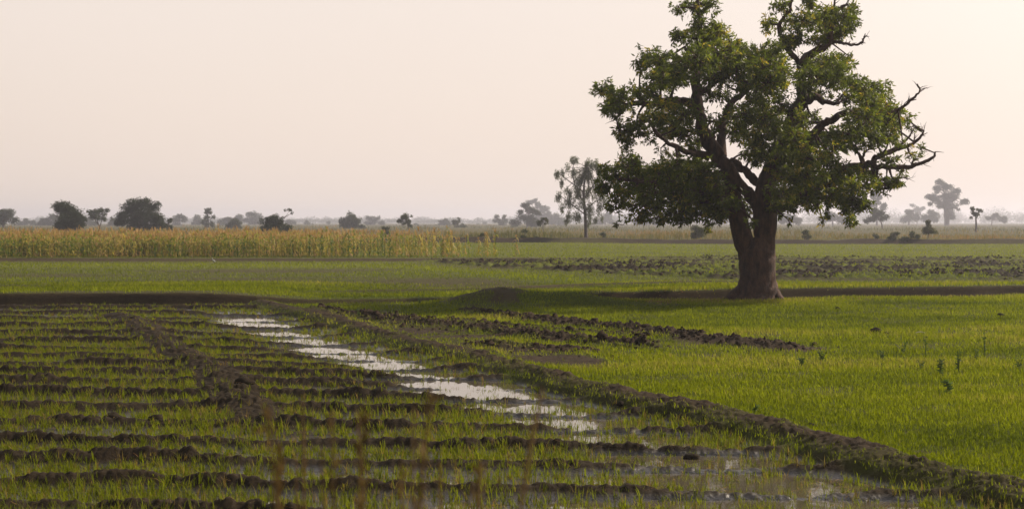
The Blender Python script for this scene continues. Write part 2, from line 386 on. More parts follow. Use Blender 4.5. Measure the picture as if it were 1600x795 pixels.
# dry scrub beyond the far bank
n = 42000; d = 146*(900/146)**(rng.random(n)**1.9); X = rng.uniform(-.47, .47, n)*d
pt = fbm(X*.09, d*.02, 3, 321)
hh = (.35+.75*ss(.35, .7, pt))*rng.uniform(.5, 1.2, n)*np.where(d < 190, 1, .75)
z = terrain(X, d)[0]
tn = np.clip(.25+.9*(fbm(X*.05, d*.01, 3, 325)-.2)+rng.normal(0, .15, n)-.2*ss(220, 330, d), 0, 1)
v, f, t = blades(np.stack([X, d, z-.05], -1), hh, .05*(d/150)*rng.uniform(.6, 1.5, n), rng.random(n)*6.283, rng.uniform(.1, .6, n), tn)
put(mesh('dry_scrub', v, f, M_dry, tint=t), label='tan dry scrub and crop stubble beyond the far bank', cat='scrub', kind='stuff')
def lumps(X, Y, rad):
    n = len(X); z = terrain(X, Y)[0]
    b = np.array([[1, 0, 0], [.31, .95, 0], [-.81, .59, 0], [-.81, -.59, 0], [.31, -.95, 0], [.45, .33, .8], [-.17, .53, .8], [-.56, 0, .8], [-.17, -.53, .8], [.45, -.33, .8], [0, 0, 1.05]])
    an = rng.random(n)*6.283; c, s_ = np.cos(an)[:, None], np.sin(an)[:, None]
    k = rng.uniform(.65, 1.3, (n, 11)); q = b[None]*k[..., None]*np.stack([rng.uniform(.8, 1.4, n), rng.uniform(.8, 1.2, n), rng.uniform(.5, 1.0, n)], -1)[:, None, :]*rad[:, None, None]
    v = np.stack([q[..., 0]*c-q[..., 1]*s_+X[:, None], q[..., 0]*s_+q[..., 1]*c+Y[:, None], q[..., 2]+z[:, None]-.12*rad[:, None]], -1).reshape(-1, 3)
    o = (np.arange(n)*11)[:, None]; f4, f3 = [], []
    for i in range(5):
        j = (i+1) % 5; f4.append(o+np.array([[i, j, 5+j, 5+i]])); f3.append(o+np.array([[5+i, 5+j, 10]]))
    return v, [np.concatenate(f4), np.concatenate(f3)]
M_lump = plain('ploughed_soil', (.030, .020, .0125), .97)
n = 60000; X, Y = scatter(n, 50, 92, .5); k = (ss(0, 1.2, Y-plough_y(X))*(1-ss(79, 81, Y+.15*X*(X > 8)))*ss(-8, -3, X)*(.12+.88*ss(.42, .62, fbm(X*.05, Y*.55, 3, 111))) + np.exp(-((Y-83)/3.2)**2)*ss(4, 14, X))*ss(.38, .64, fbm(X*.5, Y*1.0, 3, 333)) > rng.random(n)*1.5
v, f = lumps(X[k], Y[k], rng.uniform(.04, .11, k.sum()))
put(mesh('ploughed_clods', v, f, M_lump, smooth=True), label='dark clods thrown up on the ploughed strips beyond the big tree', cat='clods', kind='stuff')
n = 60000; X = rng.uniform(-6, 7, n); Y = rng.uniform(25, 40, n); dd = np.full(n, 9.)
for pts in CLODROWS: dd = np.minimum(dd, seg_dist(X, Y, pts))
k = (rng.random(n) < np.exp(-(dd/.33)**2)*.52*(.4+.6*ss(.3, .6, fbm(X*.9, Y*.9, 2, 341)))+.02*(dd < 1.3)) & ((X-bund_x(Y)) > .4); X, Y = X[k], Y[k]
v, f = lumps(X, Y, rng.uniform(.012, .055, len(X))*(1+1.2*(rng.random(len(X)) < .08)))
put(mesh('row_clods', v, f, M_lump, smooth=True), label='dark clods along the broken plough rows beside the bund', cat='clods', kind='stuff')
# bits of dry straw and stubble left in the paddy
n = 2600; X, Y = scatter(n, 11.2, 40, .47); z, _, _, _, _, pad, _, _ = terrain(X, Y); k = pad > .6; X, Y, z = X[k], Y[k], z[k]; n = len(X)
v, f, t = blades(np.stack([X, Y, np.maximum(z, .004)+.006], -1), rng.uniform(.03, .12, n), rng.uniform(.004, .009, n), rng.random(n)*6.283, rng.uniform(1.8, 3.2, n), rng.uniform(.55, .9, n))
put(mesh('straw', v, f, M_dry, tint=t), label='loose bits of pale straw strewn over the muddy paddy', cat='straw', kind='stuff')
# fallen leaves and twigs under the big tree
n = 2600; X = rng.normal(6.0, 2.0, n); Y = 44.4+rng.normal(0, .7, n)+.15*(X-6); z = terrain(X, Y)[0]
v, f, t = blades(np.stack([X, Y, z+.01], -1), rng.uniform(.03, .08, n), rng.uniform(.02, .05, n), rng.random(n)*6.283, rng.uniform(1.5, 3.0, n), rng.uniform(.6, 1, n))
put(mesh('leaf_litter', v, f, M_dry, tint=t), label='pale fallen leaves on bare ground beside the trunk', cat='litter', kind='stuff')

# ------------------------------------------------------------------ tubes
def cat_rom(pts, sub):
    p = np.asarray(pts, float)
    if len(p) < 3 or sub < 2: return p
    q = np.concatenate([[2*p[0]-p[1]], p, [2*p[-1]-p[-2]]]); out = []
    for i in range(1, len(q)-2):
        for t in np.linspace(0, 1, sub, endpoint=False):
            a, b, c, d = q[i-1], q[i], q[i+1], q[i+2]
            out.append(.5*((2*b)+(-a+c)*t+(2*a-5*b+4*c-d)*t*t+(-a+3*b-3*c+d)*t**3))
    out.append(p[-1]); return np.array(out)

def tube(pts, sides=8, sub=4, rough=.0, seed=0, flare=0):
    """tapered tube; pts rows are x, y, z, radius"""
    p = cat_rom(pts, sub); c, r = p[:, :3], np.maximum(p[:, 3], .002)
    n = len(p); tan = np.gradient(c, axis=0); tan /= np.linalg.norm(tan, axis=1)[:, None]+1e-9
    ref = np.array([0, 1, 0.]) if abs(tan[0][1]) < .9 else np.array([1., 0, 0])
    v = []
    ang = np.arange(sides)/sides*2*math.pi
    for i in range(n):
        a = np.cross(tan[i], ref); a /= np.linalg.norm(a)+1e-9; b = np.cross(tan[i], a)
        rr = r[i]*(1+rough*(vn(np.cos(ang)*1.6+seed*3.1+9, np.sin(ang)*1.6+i*.45+9, seed)-.5)*2)
        if flare and i < n*.35: rr = rr*(1+flare*(1-i/(n*.35))**2*np.maximum(0, np.sin(ang*3+seed))**1)
        v.append(c[i]+np.outer(np.cos(ang)*rr, a)+np.outer(np.sin(ang)*rr, b))
    v = np.concatenate(v); k = np.arange(sides); k1 = (k+1) % sides; f = []
    for i in range(n-1): f.append(np.stack([i*sides+k, i*sides+k1, (i+1)*sides+k1, (i+1)*sides+k], -1))
    v = np.concatenate([v, [c[-1]]]); cap = np.stack([(n-1)*sides+k, (n-1)*sides+k1, np.full(sides, n*sides)], -1)
    return v, np.concatenate(f), cap

class Acc:
    def __init__(s): s.v = []; s.q = []; s.t = []; s.n = 0; s.tint = []
    def add(s, v, q, t=None, tint=0.5):
        s.v.append(v); s.q.append(np.asarray(q).reshape(-1, 4)+s.n if len(q) else np.zeros((0, 4), int))
        if t is not None: s.t.append(np.asarray(t)+s.n)
        s.tint.append(np.full(len(v), tint) if np.isscalar(tint) else tint); s.n += len(v)
    def build(s, name, mats, smooth=True):
        f = [np.concatenate(s.q)] + ([np.concatenate(s.t)] if s.t else [])
        return mesh(name, np.concatenate(s.v), f, mats, tint=np.concatenate(s.tint), smooth=smooth)

def leaves(base, direc, length, width, tint, fold=.18, roll=None):
    """folded diamond leaves: base, two sides, tip"""
    n = len(base); d = direc/np.linalg.norm(direc, axis=1)[:, None]
    r = rng.normal(size=(n, 3)); r[:, 2] *= .4
    s = np.cross(d, r); s /= np.linalg.norm(s, axis=1)[:, None]+1e-9; up = np.cross(s, d)
    mid = base+d*(length*.45)[:, None]; lift = up*(width*fold)[:, None]; half = s*(width*.5)[:, None]
    v = np.stack([base, mid-half+lift, base+d*length[:, None], mid+half+lift], 1).reshape(-1, 3)
    b = (np.arange(n)*4)[:, None]
    f = np.concatenate([b+np.array([[0, 1, 2]]), b+np.array([[0, 2, 3]])])
    return v, f, np.repeat(tint, 4)

# ------------------------------------------------------------------ the big tree
D0 = 44.6; S0 = D0/F
def T(x, y, r, dy=0):
    q = P(x, y, D0+dy); return (*q, r*S0)
root = bpy.data.objects.new('mango_tree', None)
bz = P(1184, 470, D0); root.location = (bz[0], D0, .05)
put(root, label='big spreading tree with forked dark trunk standing on the field edge', cat='tree')
def part(o):
    put(o, parent=root); o.matrix_parent_inverse = root.matrix_world.inverted(); return o
bpy.context.view_layer.update()
tr = Acc()
tr.add(*tube([T(1183, 486, 52), T(1183, 473, 40), T(1184, 458, 31.5), T(1184, 435, 28.5), T(1183, 408, 27.5), T(1184, 390, 25), T(1186, 372, 17)], 28, 6, .10, 3, .35))
tr.add(*tube([T(1176, 432, 12), T(1170, 402, 15.5), T(1162, 374, 15.5), T(1153, 342, 14), T(1147, 312, 13), T(1143, 285, 12), T(1133, 262, 13.5)], 18, 5, .10, 5))
tr.add(*tube([T(1190, 430, 16), T(1194, 400, 17.5), T(1195, 370, 16.5), T(1195, 340, 18), T(1193, 312, 17.5), T(1199, 285, 15.5), T(1213, 245, 14)], 18, 5, .10, 6))
for sx, sy, ex, ey, r0, dy in ((1160, 452, 1128, 474, 11, -.3), (1205, 455, 1224, 471, 10, -.4), (1190, 462, 1200, 478, 9, -.6), (1176, 462, 1168, 479, 9, -.6), (1208, 452, 1222, 466, 8, .4)):
    tr.add(*tube([T(sx, sy, r0), T((sx+ex)/2, (sy+ey)/2+2, r0*.8, dy*.6), T(ex, ey, r0*.4, dy)], 10, 4, .15, 8))
part(tr.build('trunk', M_bark))
LIMBS = [  # traced limbs: (x, y, radius px, depth m)
 [(1190, 322, 13, 0), (1172, 303, 11, -.1), (1153, 283, 10.5, -.15), (1135, 258, 12, -.2), (1116, 234, 14, -.2), (1100, 208, 12.5, -.2), (1091, 180, 10.5, -.1), (1089, 150, 9.5, 0), (1090, 115, 7.5, .1), (1092, 80, 6, .1), (1093, 40, 4.5, 0), (1092, 5, 3, 0), (1094, -18, 2, 0)],
 [(1193, 296, 9, .3), (1178, 279, 7.5, .5), (1160, 264, 7, .5), (1142, 252, 7, .2)],
 [(1213, 248, 14, 0), (1226, 212, 13.5, .1), (1240, 182, 13, .2), (1252, 152, 11, .2), (1252, 122, 8, .1), (1254, 103, 7, .1), (1264, 86, 7.5, 0), (1287, 73, 6.5, -.1), (1296, 55, 5, -.2), (1302, 36, 4, -.2), (1309, 18, 3.2, -.2), (1325, 6, 2, -.2)],
 [(1252, 108, 5, .1), (1247, 98, 4.5, .2), (1231, 78, 4.2, .3), (1218, 54, 4, .3), (1221, 34, 3.5, .3), (1235, 14, 2.8, .3), (1239, -10, 2, .3)],
 [(1258, 158, 7, .2), (1272, 152, 6.5, -.2), (1289, 158, 4.5, -.5), (1312, 160, 2.5, -.8)],
 [(1246, 235, 9, 0), (1268, 212, 8, -.3), (1284, 198, 7, -.6), (1297, 186, 6, -.8), (1321, 178, 5.5, -1), (1348, 176, 4, -1.2), (1380, 178, 3, -1.2), (1404, 170, 2.8, -1.2), (1422, 158, 2.4, -1.2), (1437, 143, 1.8, -1.2), (1434, 131, 1, -1.2)],
 [(1208, 318, 11, 0), (1245, 305, 8.5, .4), (1292, 284, 7, .6), (1317, 264, 6.5, .6), (1344, 258, 6, .5), (1362, 259, 6, .4), (1381, 263, 5, .3), (1417, 262, 3.8, .2), (1437, 254, 3, .1), (1456, 246, 2.4, 0), (1461, 238, 1.3, 0)],
 [(1362, 260, 5.5, .4), (1367, 248, 5, .5), (1394, 235, 4.8, .7), (1419, 229, 3.2, .8), (1438, 216, 2.2, .8), (1444, 203, 1.2, .8)],
 [(1083, 163, 6.5, 0), (1068, 158, 6.5, -.2), (1051, 157, 6, -.4), (1016, 161, 5, -.6), (982, 165, 4, -.7), (963, 185, 1.6, -.7)],
 [(1106, 244, 7, -.2), (1082, 240, 5.5, -.7), (1061, 232, 4.5, -1.0), (1036, 217, 3.5, -1.2), (1023, 205, 3, -1.2), (1013, 188, 2, -1.2)],
 [(1127, 244, 9, .3), (1128, 206, 8, .8), (1139, 174, 7, 1.1), (1156, 151, 5.5, 1.3), (1187, 126, 4, 1.4), (1205, 95, 2.5, 1.4)],
 [(1092, 145, 5.5, 0), (1112, 133, 4.5, -.5), (1129, 121, 4, -.8), (1141, 104, 3.5, -1), (1169, 100, 2.5, -1.2)],
 [(1086, 128, 5.5, .1), (1080, 95, 4, .6), (1068, 73, 3, .9)],
 [(1152, 325, 8, -.3), (1120, 305, 6, -1.2), (1075, 295, 4.5, -1.8), (1020, 285, 3.2, -2), (965, 280, 2, -2)],
 [(1195, 335, 8, .5), (1240, 320, 5, 1.4), (1290, 310, 3.5, 1.8), (1330, 310, 2.4, 1.8)],
 [(1145, 300, 7, .6), (1100, 285, 5, 1.6), (1040, 270, 3.5, 2.2), (985, 262, 2.2, 2.4)],
]
BARE = [[(1317, 67, 3, -.2), (1328, 70, 2.6, -.2), (1341, 69, 2.3, -.2), (1348, 64, 2, -.2), (1352, 53, .9, -.2)],
 [(1296, 68, 3.5, -.1), (1308, 66, 3.2, -.2), (1318, 67, 3, -.2)],
 [(1424, 157, 1.8, -1.2), (1433, 155, .7, -1.2)], [(1436, 144, 1.5, -1.2), (1447, 138, .6, -1.2)], [(1418, 161, 1.8, -1.2), (1421, 150, .7, -1.2)], [(1436, 138, 1.2, -1.2), (1430, 128, .5, -1.2)],
 [(1400, 233, 2.6, .7), (1417, 218, 2, .7), (1427, 203, 1, .7)], [(1428, 222, 1.8, .8), (1430, 208, .7, .8)], [(1440, 212, 1.5, .8), (1449, 207, .6, .8)],
 [(1331, 232, 2, .5), (1344, 244, 3, .5), (1352, 256, 3.6, .5)], [(1347, 246, 2.6, .5), (1356, 234, 2, .5), (1372, 232, 1, .5)],
 [(1381, 263, 3, .3), (1388, 252, 2, .2), (1391, 244, .9, .2)], [(1424, 258, 2.4, .1), (1428, 250, 1.4, .1), (1434, 248, .7, .1)], [(1363, 264, 4, .4), (1370, 280, 3.2, .4), (1385, 288, 2.6, .3), (1405, 278, 2, .3), (1419, 279, .9, .3)],
 [(1385, 288, 2.2, .3), (1380, 300, 1.4, .3), (1393, 306, .7, .3)], [(1366, 270, 2.5, .4), (1378, 293, 2, .6), (1400, 292, 1.6, .6), (1409, 284, .7, .6)],
 [(1306, 22, 2.5, -.2), (1304, 8, 2, -.2), (1308, -8, 1.4, -.2)], [(1000, 163, 2.4, -.6), (975, 153, 1.8, -.8), (952, 144, .9, -.9)]]
limb_pts = []
def twig(a, p, along):
    dv = along[:3]/(np.linalg.norm(along[:3])+1e-6)*.8+rng.normal(0, .7, 3); dv[2] += .25; dv /= np.linalg.norm(dv); L_ = rng.uniform(.10, .38); r0 = min(.016, p[3]*.6)
    m1 = p[:3]+dv*L_*.5+rng.normal(0, .02, 3); e = p[:3]+dv*L_+rng.normal(0, .05, 3)
    a.add(*tube([(*p[:3], r0), (*m1, r0*.65), (*e, r0*.25)], 4, 2))
    if rng.random() < .6:
        e2 = m1+(dv+rng.normal(0, .6, 3))*L_*.45; a.add(*tube([(*m1, r0*.55), (*e2, r0*.2)], 4, 1))
for i, Lm in enumerate(LIMBS):
    a = Acc(); pts = [T(x, y, r*(1 if q_ == 0 else .86), dy) for q_, (x, y, r, dy) in enumerate(Lm)]
    pp = cat_rom(pts, 5); k_ = np.arange(len(pp)); kink = np.stack([fbm(k_*.45, k_*0+i*3.3+c_, 2, 500)-.5 for c_ in range(3)], -1)
    pp[:, :3] += kink*np.minimum(.20, pp[:, 3:4]*2+.03)*ss(0, 4, k_)[:, None]; pts = [tuple(q_) for q_ in pp]
    a.add(*tube(pts, 11, 1, .26, 20+i))
    for k in range(len(pp)):
        if pp[k][3] < .085 and rng.random() < .6: twig(a, pp[k], np.array(pts[-1])-np.array(pts[0]))
    part(a.build('limb', M_bark))
    for q in cat_rom(pts, 5): limb_pts.append(q)
for i, Lm in enumerate(BARE):
    a = Acc(); pts = cat_rom([T(x, y, r*.8, dy) for x, y, r, dy in Lm], 5); pts[:, :3] += rng.normal(0, .012, (len(pts), 3)); a.add(*tube(pts, 6, 1, .2, 60+i))
    for k in range(len(pts)):
        if rng.random() < .55: twig(a, pts[k], pts[-1]-pts[0])
    part(a.build('bare_branch', M_bark))
limb_pts = np.array(limb_pts)
# leafy masses: x, y, rx, ry, density
CL = [(1082, 6, 24, 14, .8), (1106, 12, 14, 14, .6), (1098, 40, 19, 16, .8), (1062, 14, 10, 10, .6), (1060, 58, 14, 13, .9), (1097, 64, 30, 22, 1), (1122, 48, 13, 12, .9), (1088, 95, 36, 26, 1), (1126, 84, 34, 24, 1), (1155, 74, 17, 15, .8), (1137, 60, 10, 10, .5),
 (1000, 96, 10, 20, .7), (1026, 98, 25, 22, 1), (1036, 126, 26, 20, 1), (1060, 112, 26, 22, .9), (945, 140, 16, 14, .8), (968, 155, 22, 20, 1), (955, 168, 16, 16, .9), (994, 148, 14, 14, .6), (1016, 146, 22, 14, .9), (1040, 165, 30, 14, .9), (1030, 182, 26, 14, .9), (1070, 180, 20, 22, 1), (1000, 188, 18, 12, .7), (1048, 195, 24, 14, .8),
 (1118, 118, 30, 18, 1), (1150, 108, 26, 20, 1), (1180, 92, 22, 22, .9), (1166, 130, 24, 16, .7), (1110, 145, 22, 12, .6), (1135, 150, 18, 12, .5), (1112, 190, 18, 18, .45), (1200, 130, 32, 24, 1), (1205, 90, 24, 24, .9), (1190, 105, 20, 20, .8),
 (1203, 38, 13, 13, .9), (1222, 10, 16, 14, .7), (1232, 34, 10, 12, .6), (1262, 5, 14, 12, .9), (1256, 32, 24, 18, 1), (1240, 56, 16, 16, .9), (1225, 66, 16, 14, .8), (1290, 28, 22, 18, .9), (1318, 28, 22, 18, .9), (1335, 18, 10, 10, .6), (1296, 52, 24, 14, 1), (1322, 48, 16, 12, .8), (1330, 36, 12, 12, .7), (1278, 62, 20, 10, .8),
 (1290, 98, 34, 16, 1), (1272, 118, 30, 18, 1), (1305, 118, 24, 20, 1), (1318, 100, 14, 12, .7), (1325, 84, 10, 6, .5), (1260, 138, 20, 14, .9), (1285, 142, 22, 10, .6), (1215, 112, 20, 18, .9),
 (1336, 128, 18, 14, .8), (1350, 144, 24, 16, .8), (1330, 152, 20, 14, .6), (1376, 138, 14, 14, .6), (1392, 136, 8, 8, .5), (1366, 166, 32, 20, 1), (1350, 185, 34, 18, 1), (1392, 172, 20, 14, .9), (1385, 195, 26, 16, 1), (1418, 184, 13, 12, .5), (1425, 196, 10, 10, .4),
 (1180, 160, 26, 20, .8), (1160, 180, 26, 18, .7), (1195, 188, 30, 22, 1), (1222, 165, 18, 16, .8), (1150, 205, 22, 16, .7), (1180, 215, 32, 20, 1), (1215, 205, 24, 20, 1), (1255, 190, 18, 22, .9), (1270, 180, 14, 14, .7), (1240, 220, 26, 22, 1), (1200, 242, 30, 16, .9), (1225, 250, 30, 18, .9), (1175, 238, 18, 14, .6),
 (1295, 208, 22, 12, .9), (1325, 206, 32, 14, 1), (1365, 212, 28, 14, 1), (1300, 230, 26, 16, .8), (1340, 228, 28, 10, .6), (1390, 215, 16, 12, .6), (1408, 220, 14, 8, .4), (1425, 240, 12, 8, .5), (1440, 228, 8, 8, .35), (1395, 250, 14, 10, .4), (1410, 270, 12, 10, .3), (1375, 245, 14, 8, .4),
 (1265, 225, 22, 14, .9), (1262, 250, 26, 18, 1), (1295, 255, 22, 14, .9), (1320, 262, 24, 12, .8), (1345, 270, 22, 12, .9), (1230, 275, 28, 18, 1), (1265, 280, 30, 18, 1), (1300, 282, 28, 16, 1), (1335, 288, 24, 16, .9), (1355, 288, 16, 14, .7), (1225, 300, 28, 16, 1), (1262, 304, 28, 16, 1), (1300, 305, 26, 14, 1), (1330, 312, 20, 16, .9), (1345, 322, 16, 12, .7), (1327, 335, 11, 18, .8), (1318, 325, 14, 12, .8), (1352, 318, 12, 10, .6), (1240, 322, 20, 10, .7), (1275, 322, 18, 9, .7), (1292, 330, 8, 12, .5), (1285, 345, 6, 8, .3), (1218, 336, 7, 12, .5), (1234, 343, 7, 8, .4), (1215, 320, 16, 12, .9), (1385, 285, 20, 10, 1.1), (1372, 292, 14, 8, .9), (1400, 283, 10, 8, .7),
 (978, 208, 18, 14, .8), (995, 200, 16, 14, .7), (980, 225, 10, 14, .6), (1015, 218, 12, 10, .5), (1065, 208, 28, 12, .9), (1090, 218, 20, 12, .8), (1080, 232, 26, 8, .5), (1030, 232, 10, 10, .3), (1055, 238, 14, 6, .3),
 (948, 262, 10, 12, .8), (962, 272, 20, 16, .9), (945, 290, 14, 18, .8), (985, 258, 24, 18, 1), (1000, 280, 28, 20, 1), (1030, 268, 24, 18, 1), (1060, 258, 26, 16, 1), (1085, 256, 22, 14, .9), (1100, 270, 28, 18, 1), (1050, 285, 32, 20, 1), (1020, 300, 30, 18, 1), (980, 300, 22, 16, .9), (965, 318, 14, 12, .6), (1085, 295, 32, 20, 1), (1120, 290, 26, 20, 1), (1060, 312, 32, 18, 1), (1100, 318, 30, 18, 1), (1010, 322, 24, 14, 1), (980, 322, 12, 10, .7), (1000, 338, 14, 9, .8), (1030, 338, 22, 12, .8), (1060, 336, 26, 13, 1), (1095, 338, 26, 12, .9), (1125, 336, 18, 14, .9), (1108, 354, 8, 8, .6), (968, 350, 9, 5, .5), (958, 312, 8, 12, .5), (1135, 312, 22, 18, 1), (1142, 330, 16, 14, .8), (1165, 322, 10, 16, .7), (1175, 345, 6, 14, .5), (1135, 275, 12, 12, .5), (1150, 345, 14, 8, .7), (1160, 240, 10, 10, .3)]
lv, lf, lt = [], [], []; nv = 0; tw = Acc()
for ci, (x, y, rx, ry, den) in enumerate(CL):
    big = rx*ry > 350
    ex = 1-min(1, ((x-1190)/285)**2 + ((y-210)/240)**2*.8)
    for lay in ((-1, 1) if big else (random.choice((-1, 1)),)):
        dy = lay*(.4+random.random()*3.2*math.sqrt(max(.03, ex))) if big else lay*random.random()*1.6*math.sqrt(max(.1, ex))
        c = P(x+random.uniform(-3, 3), y+random.uniform(-3, 3), D0+dy)
        ax, az_ = rx*S0, ry*S0
        nros = max(4, int(den*rx*ry*(.116 if big else .2)))
        dirs = rng.normal(size=(nros, 3)); dirs /= np.linalg.norm(dirs, axis=1)[:, None]
        rad = rng.random(nros)**.45*rng.uniform(.85, 1.12, nros)*(1+.38*(rng.random(nros) < .22))
        ctr = c+dirs*rad[:, None]*np.array([ax, (ax+az_)*.6, az_])
        if den > .2:
            j = np.argmin(np.linalg.norm(limb_pts[:, :3]-c, axis=1)); b = limb_pts[j]
            m1 = (b[:3]+c)/2+rng.normal(0, .08, 3)
            if np.linalg.norm(b[:3]-c) < 1.5: tw.add(*tube([(*b[:3], min(.05, b[3]*.7)), (*m1, .03), (*c, .016)], 5, 3))
            for q in ctr[::3]: tw.add(*tube([(*c, .014), (*((c+q)/2+rng.normal(0, .05, 3)), .011), (*q, .006)], 4, 2))
        nl = rng.integers(9, 16, nros); rep = np.repeat(np.arange(nros), nl); m = len(rep)
        dd = rng.normal(size=(m, 3)); dd /= np.linalg.norm(dd, axis=1)[:, None]
        dd = dd*.9 + .45*dirs[rep]; dd[:, 2] -= rng.uniform(.25, .75, m)
        base = ctr[rep]+rng.normal(0, .035, (m, 3))
        ln = rng.uniform(.075, .19, m); wd = ln*rng.uniform(.26, .36, m)
        tint = np.clip(rng.normal(.45, .17, nros)[rep]+random.gauss(0, .09)+rng.normal(0, .13, m)+(rng.random(nros) < .14)[rep]*.35, 0, 1)
        v, f, t = leaves(base, dd, ln, wd, tint); lv.append(v); lf.append(f+nv); lt.append(t); nv += len(v)
part(mesh('foliage', np.concatenate(lv), np.concatenate(lf), M_mango, tint=np.concatenate(lt)))
part(tw.build('twigs', M_bark))
print('mango leaves', nv//4)

# ------------------------------------------------------------------ trees of the plain
def plain_tree(name, label, d, lobes, stems, cat='tree', group=None, mat=None, size=1.5, cover=3.2, tint=.45, hang=0, z0=None, loose=1):
    """lobes: (x, y, rx, ry[, cover]) in photo px; stems: polylines of (x, y, r) in px; all built at distance d with real depth"""
    s = d/F; mat = mat or M_far
    x0 = stems[0][0][0] if stems else lobes[0][0]
    gx = (x0-CX)*s; gzv = float(terrain(np.array([gx]), np.array([float(d)]))[0][0]) if z0 is None else z0
    rt = bpy.data.objects.new(name, None); rt.location = (gx, d, gzv)
    put(rt, label=label, cat=cat, group=group)
    off = np.array([gx, d, gzv])
    a = Acc()
    for k, st in enumerate(stems):
        pts = [(*(P(x, y, d)-off), r*s) for x, y, r in st]
        if k == 0: pts[0] = (pts[0][0], pts[0][1], -.1, pts[0][3])
        a.add(*tube(pts, 7, 3, .1, k))
    lv, lf, lt = [], [], []; nv = 0
    for lb in lobes:
        x, y, rx, ry = lb[:4]; rx, ry = rx*1.2+.5, ry*1.17+.4; cv = cover*(lb[4] if len(lb) > 4 else 1)
        c = P(x, y, d)-off; c[1] += random.uniform(-.5, .5)*rx*s
        nsub = max(5, int(rx*ry/12))
        sd = rng.normal(size=(nsub, 3)); sd /= np.linalg.norm(sd, axis=1)[:, None]
        sc = c+sd*np.array([rx, rx*.8, ry])*s*(rng.random(nsub)**.45*.68)[:, None]
        n = int(min(5200, max(30, cv*rx*ry*3.14/(size*size*.5))))
        w = rng.integers(0, nsub, n); dr = rng.normal(size=(n, 3)); dr /= np.linalg.norm(dr, axis=1)[:, None]
        rsub = (rx*ry)**.5*.5*s*loose
        pos = sc[w]+dr*rsub*(rng.random(n)**.45)[:, None]*(np.array([.62, .62, 1.45]) if hang > 1 else np.array([1.15, 1.1, .85]))
        ln = size*s*rng.uniform(.8, 1.9, n)*(1.6 if hang else 1)
        dd = rng.normal(size=(n, 3)); dd[:, 2] -= hang
        t0 = np.clip(rng.normal(tint, .1, nsub)[w]+rng.normal(0, .13, n), 0, 1)
        v, f, t = leaves(pos, dd, ln, ln*(.3 if hang else .62), t0, .2)
        lv.append(v); lf.append(f+nv); lt.append(t); nv += len(v)
        if stems and ry > 3 and len(stems[0]) > 1 and cat == 'tree':
            e = stems[0][-1]; a.add(*tube([(*(P(e[0], e[1], d)-off), e[2]*s*.6), (*c, .25*s)], 4, 2))
    if stems: put(a.build('trunk', M_fbark), parent=rt)
    put(mesh('crown', np.concatenate(lv), np.concatenate(lf), mat, tint=np.concatenate(lt)), parent=rt)
    return rt

TG = 'trees scattered over the hazy plain'
def tr_(label, d, lobes, stems, **k):
    plain_tree(k.pop('name', 'broadleaf_tree'), label, d, lobes, stems, group=k.pop('group', TG), **k)
def by(d): return HY+1.75*F/d
tr_('greyish open crowned tree cut off by the left picture edge', 360, [(14, 334, 13, 9), (2, 343, 14, 8), (22, 345, 8, 6, .6), (6, 332, 8, 6, .7)], [[(6, by(360), 2), (5, 350, 1.6), (8, 342, 1.2)]])
tr_('dark shaggy tree whose crown leans left above a bushy lower half', 190, [(97, 324, 14, 9), (106, 330, 12, 9), (90, 328, 8, 5, .7), (118, 338, 13, 11), (106, 346, 16, 13), (120, 350, 12, 12), (95, 354, 9, 10), (130, 342, 5, 7, .6)], [[(107, by(190), 3), (106, 350, 3), (104, 338, 2)]], tint=.25, size=1.6, hang=.3)
tr_('slender flat topped tree with see-through crown and thin stem', 235, [(145, 332, 10, 4.5), (160, 331, 9, 5), (152, 338, 12, 5, .6), (163, 342, 5, 4, .6), (143, 341, 4, 3, .4)], [[(156, by(235), 1.1), (156, 355, 1), (153, 349, .9), (153, 342, .8)], [(156, 354, .8), (158, 348, .7), (160, 338, .5)], [(153, 350, .8), (149, 344, .6), (145, 336, .4)]])
tr_('largest dark round tree standing behind the maize', 210, [(221, 318, 14, 9), (205, 326, 15, 12), (236, 322, 12, 9), (194, 340, 13, 11), (222, 336, 22, 14), (244, 340, 12, 12), (252, 348, 7, 9), (208, 350, 18, 12), (234, 354, 18, 9), (188, 348, 8, 5)], [[(220, by(210), 5), (220, 350, 4), (220, 335, 3)]], tint=.22, cover=3.6)
tr_('small frond topped palm right beside the largest dark tree', 215, [(264, 345, 5, 3.5), (258, 353, 6, 5, .6), (266, 356, 5, 5, .7)], [[(262, by(215), .9), (262, 356, .9), (264, 346, .8)]], name='palm_tree', tint=.3, hang=.4, size=1.4)
tr_('pale lacy tree with gaps just right of the small palm', 709, [(281, 337, 9, 5), (275, 345, 7, 6), (288, 344, 5, 6, .7), (279, 352, 8, 5), (272, 354, 5, 4)], [[(282, by(709), 1), (281, 345, .8)]])
tr_('round pale crown left of the tall sparse tree', 804, [(311, 344, 8, 7), (306, 348, 5, 6), (316, 348, 6, 6)], [[(311, by(804), 1.4), (311, 348, 1)]])
tr_('tall sparse tree with a forked top tuft above open side branches', 396, [(325, 328, 8, 2.5, .8), (322, 332, 3, 3, .6), (329, 332, 3, 3, .6), (324, 340, 6, 5, .5), (333, 339, 5, 3, .6), (319, 346, 6, 5, .6), (332, 350, 6, 5, .6), (322, 354, 5, 4, .5)], [[(326, by(396), 1.1), (326, 350, 1), (325, 338, .8), (325, 329, .5)], [(325, 345, .6), (332, 340, .4), (337, 338, .3)]])
tr_('wide pale tree left half hidden by a greener bush', 709, [(352, 344, 9, 6), (348, 351, 9, 6), (360, 350, 7, 6)], [[(353, by(709), 1.5), (353, 348, 1)]])
tr_('pale domed tree directly behind the greener bush', 873, [(371, 339, 9, 5.5), (376, 346, 8, 6), (365, 345, 6, 5)], [[(371, by(873), 1.4), (371, 345, 1)]])
